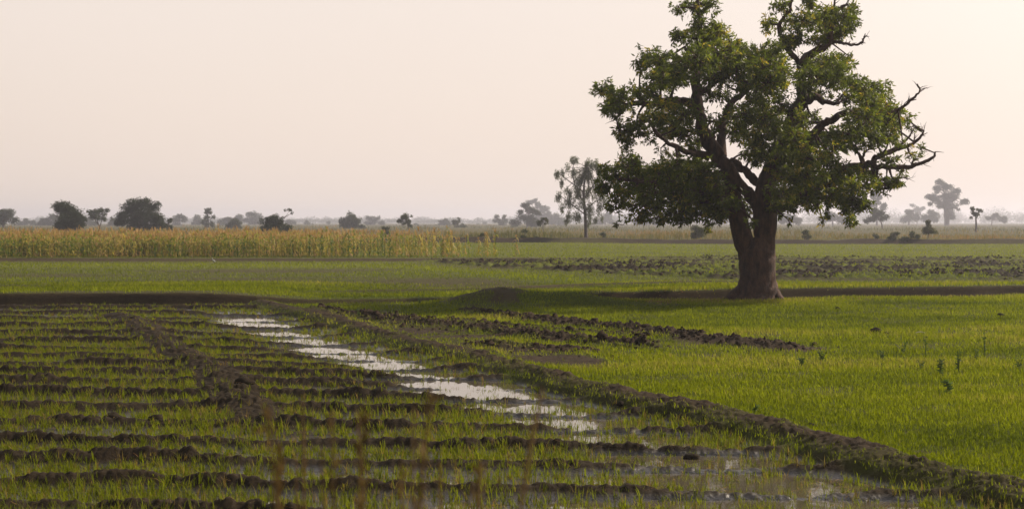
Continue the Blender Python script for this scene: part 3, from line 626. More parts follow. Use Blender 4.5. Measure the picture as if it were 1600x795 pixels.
tr_('greener rounded bush in front of two pale domed trees', 360, [(366, 346, 9, 6), (359, 353, 8, 6), (372, 353, 8, 6)], [[(366, by(360), 1.4), (366, 353, 1)]], name='shrub', cat='shrub', tint=.6)
tr_('tall pale dome between the greener bush and the flagged dark tree', 846, [(396, 337, 11, 6), (389, 344, 8, 7), (402, 345, 9, 8), (395, 351, 11, 5)], [[(395, by(846), 1.6), (395, 345, 1)]])
tr_('dark low tree with one stray branch flying like a flag', 180, [(428, 342, 12, 7), (417, 347, 11, 8), (436, 349, 10, 7), (444, 355, 10, 8), (415, 357, 9, 8), (430, 357, 16, 8), (441, 341, 4, 2, .4), (453, 328, 4, 1.6, .8), (456, 333, 1, 2.5, .7), (446, 329, 3, 1, .4)], [[(430, by(180), 3), (431, 355, 2.5), (432, 347, 1.6)], [(434, 347, .9), (442, 341, .4), (448, 336, .25), (452, 329, .2)]], tint=.25)
tr_('faint low tree peeping out right of the flagged dark tree', 819, [(452, 348, 7, 5), (459, 347, 4, 3, .7), (457, 353, 6, 3)], [[(453, by(819), 1), (453, 349, .8)]])
tr_('small faint round tree alone in the left haze gap', 926, [(482, 348, 6, 3.5), (485, 351, 5, 3), (479, 351, 4, 3)], [[(482, by(926), 1), (482, 349, .8)]])
tr_('tiny faint mop headed tree right of the small round one', 981, [(514, 348, 4, 2)], [[(514, by(981), .7), (514, 349, .5)]])
tr_('broad grey dome tree with a thin tuft on top', 360, [(548, 340, 12, 6), (542, 348, 12, 9), (557, 346, 9, 8), (548, 355, 16, 6), (565, 356, 7, 5), (545, 333, 4, 2.4, .3)], [[(549, by(360), 2.4), (549, 354, 2), (549, 346, 1.4)]], tint=.35)
tr_('lobed pale tree just right of the broad grey dome', 819, [(578, 342, 7, 5), (588, 342, 6, 4), (594, 348, 6, 5), (582, 350, 10, 5), (573, 350, 5, 4)], [[(583, by(819), 1.4), (583, 347, 1)]])
tr_('little green shrub poking out above the maize tassels', 175, [(601, 357, 6, 3.5), (597, 362, 6, 4, .7), (606, 363, 5, 4, .7)], [[(601, by(175), .8), (601, 361, .6)]], name='shrub', cat='shrub', tint=.75)
tr_('wispy tree leaning left on a thin curved stem', 235, [(632, 340, 9, 5), (628, 347, 6, 5, .8), (637, 346, 6, 5, .8), (641, 353, 3, 4, .6), (643, 338, 5, 1.6, .4), (630, 352, 3, 4, .4)], [[(640, by(235), .8), (638, 356, .7), (636, 348, .6)]], tint=.55)
tr_('small round pale tree just right of the leaning wispy tree', 764, [(652, 352, 5, 4)], [[(652, by(764), .9), (652, 352, .7)]])
tr_('pale bushy tree left of the green spiked tree', 709, [(697, 345, 7, 4.5), (692, 350, 8, 5), (682, 353, 5, 3), (701, 351, 5, 5)], [[(696, by(709), 1.2), (696, 349, .8)]])
tr_('greenish tree with one upright spike on top', 432, [(712, 349, 6, 5), (717, 344, 2, 4, .9), (709, 346, 5, 2.5, .7), (716, 355, 6, 4), (724, 354, 5, 4)], [[(715, by(432), 1), (715, 352, .8), (717, 344, .5)]], tint=.6)
tr_('very faint small tree in the centre gap', 1092, [(757, 348, 4, 2.2), (747, 350, 3, 1.6)], [[(757, by(1092), .6), (757, 349, .4)]])
tr_('pale many headed tree left of the big layered grey tree', 682, [(777, 339, 4, 4, .8), (788, 338, 3, 4, .8), (783, 346, 8, 5), (773, 345, 3, 4, .6), (790, 345, 4, 4, .7), (783, 352, 8, 3)], [[(783, by(682), 1.2), (783, 347, .8)]])
tr_('layered grey umbrella tree with a sky slot under its left arm', 468, [(823, 322, 11, 3.6), (830, 328, 12, 6), (812, 331, 7, 4), (842, 331, 5, 5), (824, 343, 18, 7), (806, 350, 11, 6), (835, 350, 14, 6)], [[(824, by(468), 2), (824, 345, 1.8), (826, 330, 1)]], tint=.35)
tr_('tallest pale pointed tree behind the layered umbrella tree', 981, [(834, 313, 6, 2.6), (829, 317, 8, 4), (840, 319, 8, 5), (848, 327, 9, 7), (855, 335, 8, 6), (845, 338, 14, 8), (860, 343, 9, 6)], [[(842, by(981), 2), (842, 338, 1.5)]])
tr_('young feathery tree with thin stem in front of the layered grey tree', 190, [(850, 343, 8, 3.6, .7), (845, 348, 7, 3.5, .7), (852, 349, 5, 3, .5)], [[(849, by(190), .7), (848.5, 358, .6), (848, 348, .5)]], tint=.75)
tr_('pale dense tree half hidden by the drooping tree left side', 873, [(870, 340, 9, 7), (880, 347, 12, 6), (864, 349, 8, 5)], [[(872, by(873), 1.6), (872, 345, 1)]])
tr_('pale low tree right of the drooping tree trunk', 926, [(948, 339, 10, 8), (938, 347, 10, 6), (958, 348, 10, 5), (930, 350, 7, 4)], [[(946, by(926), 1.6), (946, 345, 1)]])
# the drooping eucalyptus
plain_tree('eucalyptus_tree', 'tall thin crowned tree with drooping leaf sprays left of the big tree', 146,
  [(897, 251, 9, 6, .8), (888, 262, 8, 6, .35), (918, 256, 10, 7, .8), (930, 258, 10, 8, .8), (938, 268, 8, 10, .7), (871, 272, 6, 9, .7), (880, 270, 5, 8, .5), (900, 270, 10, 8, .6), (918, 272, 14, 9, .9), (906, 284, 12, 8, .8), (932, 285, 12, 10, .6), (876, 284, 5, 9, .5), (888, 300, 7, 9, .7), (872, 308, 6, 10, .6), (905, 300, 11, 10, .8), (922, 302, 11, 10, .7), (938, 306, 9, 12, .5), (890, 318, 9, 10, .7), (878, 324, 5, 9, .5), (906, 318, 9, 8, .5), (890, 336, 8, 8, .6), (902, 338, 7, 9, .8), (884, 346, 4, 6, .5), (922, 330, 8, 14, .7), (920, 346, 6, 8, .6), (936, 326, 7, 14, .5), (946, 318, 6, 12, .4), (942, 340, 3, 8, .35), (930, 345, 4, 8, .5)],
  [[(916, 374, 3.2), (915, 352, 2.6), (914, 330, 2.4), (912, 305, 2), (914, 280, 1.5), (918, 262, .9)], [(914, 318, 1.5), (900, 295, 1), (895, 270, .7), (897, 252, .4)], [(913, 310, 1.3), (930, 285, .9), (938, 268, .5)], [(914, 335, 1.2), (894, 320, .8), (874, 305, .5)], [(912, 300, 1), (885, 280, .7), (872, 270, .4)], [(914, 330, 1.1), (930, 315, .7), (944, 310, .4)]], mat=M_euc, size=1.3, cover=1.75, hang=2.2, tint=.55, loose=1.15)
# right side
tr_('brownish leaning tree under the right tip of the big tree', 360, [(1372, 334, 12, 6), (1360, 341, 10, 5), (1382, 340, 9, 5), (1366, 331, 8, 4), (1353, 345, 7, 4, .6)], [[(1379, by(360), 1), (1377, 348, 1), (1372, 340, .8)]], tint=.45)
tr_('pale two tiered tree behind the leaning brownish tree', 737, [(1368, 303, 9, 4), (1374, 310, 8, 4), (1364, 308, 6, 4), (1372, 318, 11, 5), (1380, 323, 8, 5), (1362, 322, 8, 5), (1368, 332, 12, 6)], [[(1370, by(737), 1.6), (1370, 335, 1.2), (1370, 315, .8)]])
tr_('pale pear shaped tree left of the pale hump', 819, [(1421, 333, 8, 6), (1417, 341, 10, 6), (1428, 340, 7, 6), (1412, 345, 6, 3)], [[(1420, by(819), 1.4), (1420, 340, 1)]])
tr_('faint knobbly tree standing behind the pear shaped tree', 1228, [(1426, 321, 4, 2.8), (1433, 326, 6, 4), (1440, 327, 5, 4), (1434, 334, 8, 5)], [[(1433, by(1228), 1.2), (1433, 330, .8)]])
tr_('pale hump shaped tree left of the giant pale tree', 791, [(1453, 333, 11, 5.5), (1445, 341, 12, 6), (1460, 340, 8, 7)], [[(1452, by(791), 1.6), (1452, 340, 1)]])
tr_('giant pale spreading tree far off at the right', 709, [(1470, 286, 9, 5), (1478, 293, 11, 7), (1463, 297, 9, 6), (1452, 307, 6, 5, .8), (1462, 310, 11, 7), (1480, 307, 13, 9), (1494, 299, 8, 6), (1490, 311, 9, 7), (1508, 313, 8, 5.5), (1504, 318, 6, 3, .7), (1455, 318, 5, 4, .7), (1472, 320, 12, 6), (1486, 322, 10, 8), (1497, 327, 4, 2.5, .7), (1482, 335, 9, 7), (1489, 339, 7, 4)], [[(1479, by(709), 4), (1479, 340, 4.2), (1478, 325, 3.5), (1477, 305, 2)]], cover=2.8)
tr_('small brown stout stemmed tree right of the giant pale tree', 240, [(1520, 326, 5, 3.5), (1529, 330, 6, 3), (1519, 333, 4, 3.5), (1525, 335, 6, 4, .8), (1518, 340, 3, 3, .5)], [[(1525, by(240), 1.7), (1525, 345, 1.4), (1524, 336, 1.1)], [(1525, 342, .9), (1530, 334, .6)]], tint=.75)
tr_('low pale arched tree at the far right', 764, [(1558, 338, 9, 4), (1566, 341, 9, 4), (1547, 342, 6, 4, .7), (1572, 345, 7, 3, .8)], [[(1549, by(764), 1), (1550, 344, .8)]])
tr_('faint low clump right of the tree cut by the left edge', 720, [(30, 350, 6, 4), (42, 347, 8, 5), (52, 348, 7, 4)], [[(42, by(720), 1), (42, 350, .8)]])
tr_('small pale dome touching the left side of the pale half hidden lacy tree', 640, [(68, 346, 7, 6), (63, 351, 5, 4)], [[(67, by(640), 1), (67, 348, .8)]])
tr_('pale lacy tree half hidden behind the dark shaggy tree', 620, [(79, 338, 9, 6, .6), (74, 345, 7, 5), (86, 346, 8, 7), (81, 352, 9, 5)], [[(80, by(620), 1.2), (80, 345, .8)]])
tr_('pale wide tree seen through the stem of the slender flat topped tree', 640, [(138, 345, 9, 7), (147, 349, 9, 6), (132, 351, 6, 4)], [[(139, by(640), 1.2), (139, 349, .8)]])
tr_('pale low tree squeezed between the slender and the largest dark tree', 600, [(174, 350, 7, 6), (181, 347, 5, 5), (168, 354, 5, 3)], [[(175, by(600), 1), (175, 351, .8)]])
tr_('small pale ball on a stem right beside the largest dark tree left flank', 420, [(175, 343, 3.2, 2.6)], [[(173, by(420), .5), (174, 347, .4)]])
tr_('pale wide crown in the haze right of the big trunk', 660, [(1236, 340, 12, 7), (1222, 344, 8, 6), (1250, 345, 9, 6)], [[(1236, by(660), 1.4), (1236, 345, 1)]])
tr_('pale crown in the haze under the middle of the big crown right half', 700, [(1300, 338, 14, 8), (1286, 344, 9, 6), (1316, 343, 10, 7)], [[(1301, by(700), 1.4), (1301, 345, 1)]])
tr_('pale crown in the haze left of the big forked trunk', 700, [(1015, 345, 12, 6), (1000, 347, 9, 5), (1030, 347, 9, 5)], [[(1015, by(700), 1.2), (1015, 348, 1)]])
# bushes on the far bank
for lab, d, lobes, t in (
  ('round fresh green bush on the far bank below the giant pale tree', 146, [(1450, 350, 7, 5), (1450, 359, 9, 8), (1457, 362, 6, 6)], .8),
  ('wide dark brown bush on the far bank left of the green bush', 145, [(1399, 366, 7, 4), (1392, 372, 10, 4), (1412, 373, 11, 4)], .3),
  ('small olive bush at the foot of the far bank', 145, [(1424, 366, 6, 5), (1432, 369, 5, 4)], .45),
  ('grey green bush on the far bank seen right of the big trunk', 145, [(1258, 362, 6, 5), (1261, 369, 6, 5)], .6),
  ('dark small bush on the bank under the leaning brownish tree', 145, [(1367, 369, 6, 4)], .3),
  ('pale green bush seen below the left side of the big crown', 146, [(1088, 357, 7, 7), (1094, 364, 9, 8), (1084, 368, 7, 6)], .65),
  ('spindly two tiered bush on the far bank left of the drooping tree', 145, [(820, 361, 5, 3.5, .6), (819, 371, 6, 4)], .35),
  ('low dark bush right of the spindly two tiered bush', 145, [(838, 373, 5, 3)], .3),
  ('small dark bush on the bank right of the drooping tree', 145, [(943, 365, 5, 5, .7), (943, 375, 7, 3)], .4),
  ('sprouting weedy bush on the bank near the maize end', 145, [(754, 366, 4, 5, .5), (750, 371, 5, 3, .6)], .6)):
    plain_tree('shrub', lab, d, lobes, [[(lobes[0][0], by(145), .8), (lobes[0][0], lobes[0][1], .4)]], cat='bush', group='bushes on the far bank', tint=t, size=1.3, cover=2.6)
# far woods: reads as one mass
v_, f_, t_ = [], [], []; nv = 0
for k in range(420):
    x = random.uniform(-60, 1660); d = random.uniform(1500, 2400)
    hpx = random.choice((.6, .8, 1, 1, 1.25, 1.6))*np.interp(x, [0, 300, 600, 760, 860, 1000, 1300, 1400, 1480, 1600], [9, 8, 7, 5, 11, 14, 17, 17, 15, 18])*random.uniform(.65, 1.0)
    c = P(x, HY+1-hpx*.45, d); s = d/F; n = 190
    dr = rng.normal(size=(n, 3)); dr /= np.linalg.norm(dr, axis=1)[:, None]
    pos = c+dr*(rng.random(n)**.4)[:, None]*np.array([random.uniform(9, 22), 9, hpx*.58])*s
    v, f, t = leaves(pos, rng.normal(size=(n, 3)), rng.uniform(1.2, 2.6, n)*s, rng.uniform(1.0, 1.8, n)*s, np.full(n, random.uniform(.2, .7)))
    v_.append(v); f_.append(f+nv); t_.append(t); nv += len(v)
put(mesh('far_woods', np.concatenate(v_), np.concatenate(f_), M_far, tint=np.concatenate(t_)), label='pale blue line of far-off woods along the horizon', cat='woods', kind='stuff')

# ------------------------------------------------------------------ maize
def strip(pts, widths, side):
    p = np.asarray(pts); w = np.asarray(widths)[:, None]*side
    v = np.stack([p-w, p+w], 1).reshape(-1, 3); k = np.arange(len(p)-1)*2
    return v, np.stack([k, k+1, k+3, k+2], -1)
def maize(state, hi=True):
    """stalk, arching strap leaves, cob and tassel; state 0 green .. 1 dry"""
    a = Acc(); h = random.uniform(1.0, 1.28); lx, ly = rng.normal(0, .05, 2)
    a.add(*tube([(0, 0, -.05, .017), (lx*.4, ly*.4, h*.5, .014), (lx, ly, h, .007)], 5 if hi else 3, 2), tint=np.clip(state+.1, 0, 1))
    nl = random.randint(9, 12)
    for k in range(nl):
        t = (k+.8)/(nl+.5); az = k*math.pi+random.gauss(0, .7); L_ = random.uniform(.38, .62)*(1-.35*abs(t-.5)); dv = np.array([math.cos(az), math.sin(az), 0]); sd = np.array([-dv[1], dv[0], 0])
        b = np.array([lx*t, ly*t, h*t]); up = random.uniform(.25, .6)*L_*(1-state*.5); dn = random.uniform(.2, .9)*L_*(.4+state)
        q = np.array([0, .3, .65, 1]) if hi else np.array([0, .45, 1])
        pts = [b+dv*L_*.62*s-np.array([0, 0, dn*s*s*1.1])+np.array([0, 0, up*math.sin(s*2.2)]) for s in q]
        v, f = strip(pts, (np.array([.022, .034, .026, .003]) if hi else np.array([.03, .034, .004])), sd)
        a.add(v, f, tint=float(np.clip(state+random.gauss(0, .16)+.35*(t < .3)*(state > .15)+.08*(t > .72), 0, 1)))
    if random.random() < .7:
        az = random.random()*6.28; b = np.array([lx*.5+.03*math.cos(az), ly*.5+.03*math.sin(az), h*.5])
        a.add(*tube([(*b, .012), (*(b+[.03*math.cos(az), .03*math.sin(az), .1]), .028), (*(b+[.05*math.cos(az), .05*math.sin(az), .22]), .006)], 5, 2), tint=.8)
    for k in range(7 if hi else 4):
        az = k*.9+random.random(); r = random.uniform(.03, .12); b = np.array([lx, ly, h-.03]); e = b+[r*math.cos(az), r*math.sin(az), random.uniform(.15, .30)]
        v, f = strip([b, (b+e)/2+[0, 0, .03], e], [.008, .016, .008], np.array([-math.sin(az), math.cos(az), 0])); a.add(v, f, tint=.93+random.random()*.07)
    return a
maize_kinds = []
for st, lab in ((.12, 'upright maize plant with still green leaves in the front rows'), (.38, 'maize plant with leaves turning yellow in the front rows'), (.62, 'dry tan maize plant with hanging leaves in the front rows')):
    for k in range(4):
        maize_kinds.append((maize(st+random.uniform(-.1, .1)).build('maize_plant', M_corn, smooth=False), lab))
def front_y(X): return 83+.04*X+.8*(vn(X*.3, X*0, 401)-.5)
first = set(); ci = 0; count = 0
for row in range(3):
    x = -41.0 - row*.1
    while x < (3.5 if row == 0 else 2.0) and count < 300:
        y = float(front_y(np.array([x]))[0])+row*.75+random.uniform(-.15, .15)
        thin = 1 if x < -8 else max(.10, .85-.09*(x+8))
        if random.random() < thin:
            u = vn(np.array([x*.35]), np.array([row*3.]), 403)[0]+random.gauss(0, .26)-.10+.28*ss(-14, -4, np.array([x]))[0]
            kd = (0 if u < .42 else 1 if u < .75 else 2)*4+random.randrange(4)
            src, lab = maize_kinds[kd]
            o = src if kd not in first else src.copy()
            first.add(kd); z = float(terrain(np.array([x]), np.array([y]))[0][0])
            o.location = (x, y, z); o.rotation_euler.z = random.random()*6.28; s = random.gauss(.98, .12); o.scale = (s, s, s)
            put(o, label=lab, cat='maize plant', group='maize plants along the field front'); count += 1
        x += random.uniform(.33, .48)
low = []
for st in (.05, .15, .3, .45, .6, .72): low.append(maize(st, False))
low = [(np.concatenate(a.v), np.concatenate(a.q), np.concatenate(a.t), np.concatenate(a.tint)) for a in low]
bv, bq, bt, bti = [], [], [], []; nv = 0
n = 4000
yy = front_y(np.zeros(n)) + 2.0 + 46*rng.random(n)**1.7; xx = rng.uniform(-.47, .02, n)*yy
lim = -2.0-17*rng.random(n)**.8; xx = np.where(xx > lim, lim-rng.random(n)**.8*34, xx)
zz = terrain(xx, yy)[0]
for i in range(n):
    u = fbm(np.array([xx[i]*.3]), np.array([yy[i]*.3]), 2, 405)[0]*5+random.gauss(0, 1.4)+.3
    v, q, t, ti = low[int(np.clip(u, 0, 5))]; an = random.random()*6.28; c, s_ = math.cos(an), math.sin(an); sc = random.gauss(1, .13)
    w = v*sc; w = np.stack([w[:, 0]*c-w[:, 1]*s_+xx[i], w[:, 0]*s_+w[:, 1]*c+yy[i], w[:, 2]+zz[i]], -1)
    bv.append(w); bq.append(q+nv); bt.append(t+nv); bti.append(ti); nv += len(w)
put(mesh('maize_crop', np.concatenate(bv), [np.concatenate(bq), np.concatenate(bt)], M_corn, tint=np.concatenate(bti)), label='mass of ripening maize with brown tassels behind the front rows', cat='maize', kind='stuff')

# ------------------------------------------------------------------ weeds, clods, bird, near stalks
def weed(x, y, h_px, label, leafy=10, size=.05, spread=.04, z_fix=None):
    d = 5555/(y-HY)*.985; X = (x-CX)*d/F; z = float(terrain(np.array([X]), np.array([d]))[0][0]); h = h_px*d/F
    rt = bpy.data.objects.new('weed_plant', None); rt.location = (X, d, z); put(rt, label=label, cat='weed', group='weeds in the grass field')
    a = Acc(); ends = []
    for k in range(random.randint(2, 4)):
        e = np.array([random.gauss(0, spread), random.gauss(0, spread), h*random.uniform(.7, 1)])
        a.add(*tube([(0, 0, -.02, .006), (e[0]*.4, e[1]*.4, e[2]*.5, .005), (*e, .002)], 4, 3)); ends.append(e)
    put(a.build('stem', M_weed), parent=rt)
    n = leafy*len(ends); w = rng.integers(0, len(ends), n); t = rng.uniform(.2, 1, n); E = np.array(ends)[w]
    b = E*np.stack([t*t, t*t, t], -1); dd = rng.normal(size=(n, 3)); dd[:, 2] = rng.uniform(-.3, .8, n)
    ln = size*rng.uniform(.6, 1.4, n); v, f, tt_ = leaves(b, dd, ln, ln*.45, rng.uniform(.2, .9, n)); put(mesh('leaves', v, f, M_weed, tint=tt_), parent=rt)
weed(1480, 618, 26, 'broad leaved weed, the bushiest plant in the right grass field', 14, .09, .09)
for x, y, h, lab in ((1447, 560, 34, 'tall wiry weed second from left of the back right group'), (1411, 557, 22, 'shorter wiry weed at the left end of the back right group'), (1497, 582, 36, 'thick leafy weed above the bushiest broad leaved weed'), (1539, 566, 62, 'tallest thin weed near the right picture edge'), (1469, 590, 30, 'dark wispy weed just left above the bushiest broad leaved weed'), (1525, 568, 26, 'small weed between the thick leafy weed and the tallest thin weed'), (1439, 580, 20, 'low dark weed below the tall wiry weed'), (1284, 566, 22, 'lone leafy weed right of the end of the clod row'), (1253, 574, 16, 'lone low weed under the end of the clod row'), (1379, 564, 16, 'low weed under the dark lone clod'), (1592, 580, 24, 'weed cut by the right picture edge'), (1179, 662, 24, 'twiggy dark weed close above the bund'), (655, 478, 14, 'leafy weed left of the earth mound'), (560, 503, 16, 'leafy weed beside the far end of the bund')):
    weed(x, y, h, lab, 11, .05, .04)

def clod(x, y, r_px, label, flat=.7):
    d = 5555/(y-HY); X = (x-CX)*d/F; z = float(terrain(np.array([X]), np.array([d]))[0][0]); r = r_px*d/F
    nu, nw = 14, 9; v = []
    for i in range(nw+1):
        for j in range(nu):
            th, ph = math.pi*i/nw, 2*math.pi*j/nu; q = np.array([math.sin(th)*math.cos(ph), math.sin(th)*math.sin(ph), math.cos(th)])
            k = 1+.75*(float(fbm(np.array([q[0]*2+x]), np.array([q[1]*2+q[2]*1.7+y]), 3, 7)[0])-.5); v.append(q*r*k*np.array([1.15, 1, flat]))
    f = [[i*nu+j, i*nu+(j+1) % nu, (i+1)*nu+(j+1) % nu, (i+1)*nu+j] for i in range(nw) for j in range(nu)]
    o = mesh('earth_clod', v, np.array(f), M_clod, smooth=True); o.location = (X, d, z+r*flat*.55)
    put(o, label=label, cat='clod', group='loose earth clods')
M_clod = plain('clod_soil', (.022, .016, .010), .97)
for a in ((1369, 525, 8, 'largest dark lone clod lying in the right grass field'), (1384, 527, 4, 'small clod touching the right side of the largest lone clod'), (1564, 498, 5, 'dark clod in the grass near the right picture edge'), (1309, 488, 4, 'small dark clod in the grass right of the big trunk'), (1268, 677, 7, 'knob of earth sitting on the crest of the bund'), (1080, 716, 12, 'dark mud lump in the shallow water below the bund'), (178, 665, 14, 'large rounded mud lump on a ridge at the left'), (382, 618, 13, 'big rounded mud lump beside the inner dirt path'), (567, 620, 8, 'dark mud lump on a ridge left of the water'), (244, 668, 11, 'brown mud lump right of the large rounded lump'), (713, 640, 8, 'mud lump on a ridge between two water strips'), (970, 214+450-20, 6, 'mud knob on the paddy edge under the bund'), (740, 506, 6, 'rough clod on the ploughed rows left of centre')):
    clod(*a)

# cattle egret far off on the bright strip
bp = (334-CX)*74/F; bz_ = float(terrain(np.array([bp]), np.array([74.]))[0][0])
eg = bpy.data.objects.new('egret', None); eg.location = (bp, 74, bz_); eg.scale = (.72,)*3; put(eg, label='small white egret standing on the bright green strip before the maize', cat='bird')
M_white = plain('white_feather', (.34, .33, .32), .8); M_legs = plain('bird_leg', (.05, .045, .03), .7)
a = Acc(); a.add(*tube([(.13, 0, .17, .012), (.07, 0, .21, .05), (0, 0, .26, .07), (-.06, 0, .31, .045), (-.09, 0, .36, .022), (-.085, 0, .41, .018), (-.10, 0, .45, .026), (-.14, 0, .455, .012)], 10, 4)); put(a.build('body', M_white), parent=eg)
a = Acc(); a.add(*tube([(-.135, 0, .455, .010), (-.20, 0, .445, .002)], 6, 1)); put(a.build('beak', plain('beak', (.45, .3, .06))), parent=eg)
for s in (-.025, .025):
    a = Acc(); a.add(*tube([(.02, s, .22, .009), (.03, s, .11, .006), (.015, s, 0, .006), (-.03, s, 0, .004)], 5, 2)); put(a.build('leg', M_legs), parent=eg)
st = Acc(); q = 5555/(529-HY); Xs = (1438-CX)*q/F; zs = float(terrain(np.array([Xs]), np.array([q]))[0][0])
st.add(*tube([(-.10, 0, 0, .008), (0, .02, .02, .009), (.10, 0, .0, .005)], 7, 3)); o = st.build('pale_stick', plain('bleached_wood', (.4, .36, .3))); o.location = (Xs, q, zs+.06); put(o, label='short bleached stick lying in the right grass field', cat='stick')

# tall dry grass close to the lens, left of centre
def dry_clump(px, d, n, spread, top, label, plume=.5):
    X = (px-CX)*d/F; z = float(terrain(np.array([X]), np.array([d]))[0][0])
    rt = bpy.data.objects.new('dry_grass_clump', None); rt.location = (X, d, z); put(rt, label=label, cat='dry grass', group='tall dry grass close to the camera')
    for k in range(n):
        a = Acc(); lf = Acc()
        H = (CAMH-(top+random.uniform(0, 190)-HY)*d/F)-z; bx_, by_ = random.gauss(0, spread*.4), random.gauss(0, .12); tx, ty = bx_+random.gauss(0, spread), by_+random.gauss(0, .1)
        a.add(*tube([(bx_, by_, -.05, .0016), ((bx_*1.3+tx*.7)/2, by_, H*.5, .0014), (tx, ty, H, .0008)], 4, 4), tint=random.random())
        so_ = put(a.build('stem', M_stalk), parent=rt)
        for j in range(2):
            t = random.uniform(.3, .75); az = random.random()*6.28; b = np.array([bx_+(tx-bx_)*t, by_, H*t]); e = np.array([math.cos(az), math.sin(az), 0])*random.uniform(.08, .22)
            v, f = strip([b, b+e*.5+[0, 0, .10], b+e+[0, 0, .06]], [.003, .004, .0006], np.array([-math.sin(az), math.cos(az), 0])); lf.add(v, f, tint=random.random())
        put(lf.build('leaves', M_stalk, smooth=False), parent=so_)
        if random.random() < plume:
            m = 34; t = rng.uniform(.84, 1.0, m); b = np.stack([bx_+(tx-bx_)*t, by_+(ty-by_)*t, H*t], -1); dd = rng.normal(size=(m, 3))*.3; dd[:, 2] += .9
            ln = rng.uniform(.02, .045, m); v, f, t = leaves(b, dd, ln, ln*.18, rng.random(m)); va, qa, ca = tube([(bx_+(tx-bx_)*.82, by_+(ty-by_)*.82, H*.82, .002), (tx, ty, H*1.01, .001)], 4, 1); n0 = len(v); put(mesh('seed_head', np.concatenate([v, va]), [np.concatenate([f, ca+n0]), qa+n0], M_stalk, tint=np.concatenate([t, np.full(len(va), .5)])), parent=so_)
dry_clump(448, 3.3, 4, .03, 600, 'blurred lone stems of dry grass, left of the wider brown clump', .8)
dry_clump(585, 2.4, 15, .10, 605, 'blurred wide brown clump of dry grass right of the lone stems', .6)
dry_clump(705, 3.4, 5, .07, 690, 'blurred sparse dry grass right of the wide brown clump', .5)

# ------------------------------------------------------------------ air, sky, sun, camera

gx0 = 17000.0
vb = [(-gx0, -320, -1.5), (gx0, -320, -1.5), (gx0, 4100, -1.5), (-gx0, 4100, -1.5)]
vb = np.array(vb + [(x, y, 33.0) for x, y, _ in vb])
hz = mesh('haze', vb, np.array([[0, 3, 2, 1], [4, 5, 6, 7], [0, 1, 5, 4], [1, 2, 6, 5], [2, 3, 7, 6], [3, 0, 4, 7]]), [])
m, n, l = newmat('haze_air'); out = n.new('ShaderNodeOutputMaterial'); pv = n.new('ShaderNodeVolumePrincipled')
pv.inputs['Color'].default_value = (.89, .89, 1, 1); pv.inputs['Density'].default_value = .00047; pv.inputs['Anisotropy'].default_value = .35
l.new(pv.outputs[0], out.inputs['Volume']); hz.data.materials.append(m)
put(hz, label='dusty pale haze hanging over the whole plain', cat='haze', kind='stuff')

w = bpy.data.worlds.new('World'); scene.world = w; w.use_nodes = True
n, l = w.node_tree.nodes, w.node_tree.links; n.clear()
out = n.new('ShaderNodeOutputWorld'); bg = n.new('ShaderNodeBackground'); bg.inputs[1].default_value = .1
sky = n.new('ShaderNodeTexSky'); sky.sky_type = 'NISHITA'; sky.sun_disc = False; sky.sun_elevation = SUN_EL; sky.sun_rotation = SUN_AZ; sky.dust_density = 6; sky.air_density = 1
S = Vector((math.sin(SUN_AZ)*math.cos(SUN_EL), math.cos(SUN_AZ)*math.cos(SUN_EL), math.sin(SUN_EL)))
tc = n.new('ShaderNodeTexCoord')
sep = n.new('ShaderNodeSeparateXYZ'); l.new(tc.outputs['Generated'], sep.inputs[0])
rp = n.new('ShaderNodeValToRGB'); e = rp.color_ramp.elements; e[0].position = 0; e[0].color = (.98, .81, .69, 1); e[1].position = .16; e[1].color = (.98, .855, .765, 1)
for p_, c_ in ((.45, (.70, .68, .68, 1)), (1.0, (.42, .46, .54, 1))):
    q = e.new(p_); q.color = c_
l.new(sep.outputs['Z'], rp.inputs[0])
dt = n.new('ShaderNodeVectorMath'); dt.operation = 'DOT_PRODUCT'; dt.inputs[1].default_value = S; l.new(tc.outputs['Generated'], dt.inputs[0])
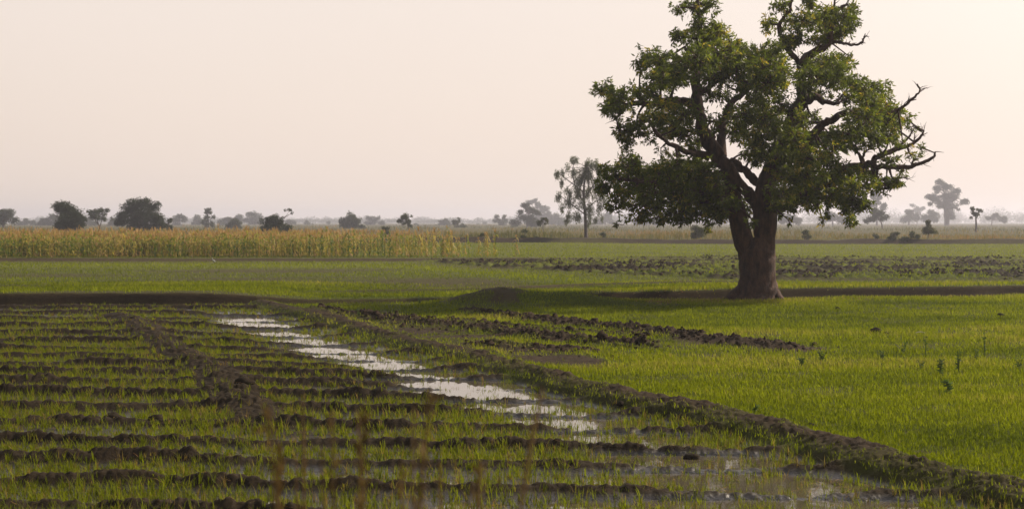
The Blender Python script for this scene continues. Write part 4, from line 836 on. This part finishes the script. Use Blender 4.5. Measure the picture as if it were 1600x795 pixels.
mr = n.new('ShaderNodeMapRange'); mr.inputs[1].default_value = -1; mr.inputs[2].default_value = 1.0
l.new(dt.outputs['Value'], mr.inputs[0])
gl = n.new('ShaderNodeFloatCurve'); cv = gl.mapping.curves[0].points
cv[0].location = (0, .10); cv[1].location = (1, 1)
for q in ((.30, .15), (.45, .36), (.555, .50), (.80, .57)): cv.new(*q)
gl.mapping.update(); l.new(mr.outputs[0], gl.inputs['Value'])
gm = n.new('ShaderNodeMath'); gm.operation = 'MULTIPLY'; gm.inputs[1].default_value = 15.0; l.new(gl.outputs[0], gm.inputs[0])
sc = n.new('ShaderNodeVectorMath'); sc.operation = 'SCALE'; l.new(rp.outputs[0], sc.inputs[0]); l.new(gm.outputs[0], sc.inputs['Scale'])
mx = n.new('ShaderNodeMix'); mx.data_type = 'RGBA'; mx.inputs[0].default_value = .9
l.new(sky.outputs[0], mx.inputs[6]); l.new(sc.outputs[0], mx.inputs[7]); l.new(mx.outputs[2], bg.inputs[0]); l.new(bg.outputs[0], out.inputs[0])

sl = bpy.data.lights.new('sun', 'SUN'); sl.energy = 5.0; sl.angle = R(1.0); sl.color = (1, .86, .68)
so = bpy.data.objects.new('sun', sl); so.rotation_euler = S.to_track_quat('Z', 'Y').to_euler(); COL.objects.link(so)

cam = bpy.data.cameras.new('camera'); co = bpy.data.objects.new('camera', cam); COL.objects.link(co)
cam.lens = 50; cam.sensor_width = 36; cam.shift_y = -(397.5-HY)/1600; cam.clip_end = 20000; cam.clip_start = .05
co.location = (0, 0, CAMH); co.rotation_euler = (R(90), 0, 0)
cam.dof.use_dof = True; cam.dof.focus_distance = 23; cam.dof.aperture_fstop = 3.4
scene.camera = co
vs = scene.view_settings; vs.view_transform = 'Standard'; vs.look = 'None'; vs.exposure = .35; vs.gamma = 1
cy = scene.cycles; cy.max_bounces = 6; cy.diffuse_bounces = 3; cy.transmission_bounces = 3; cy.glossy_bounces = 2; cy.volume_bounces = 0; cy.transparent_max_bounces = 4
cy.use_denoising = True
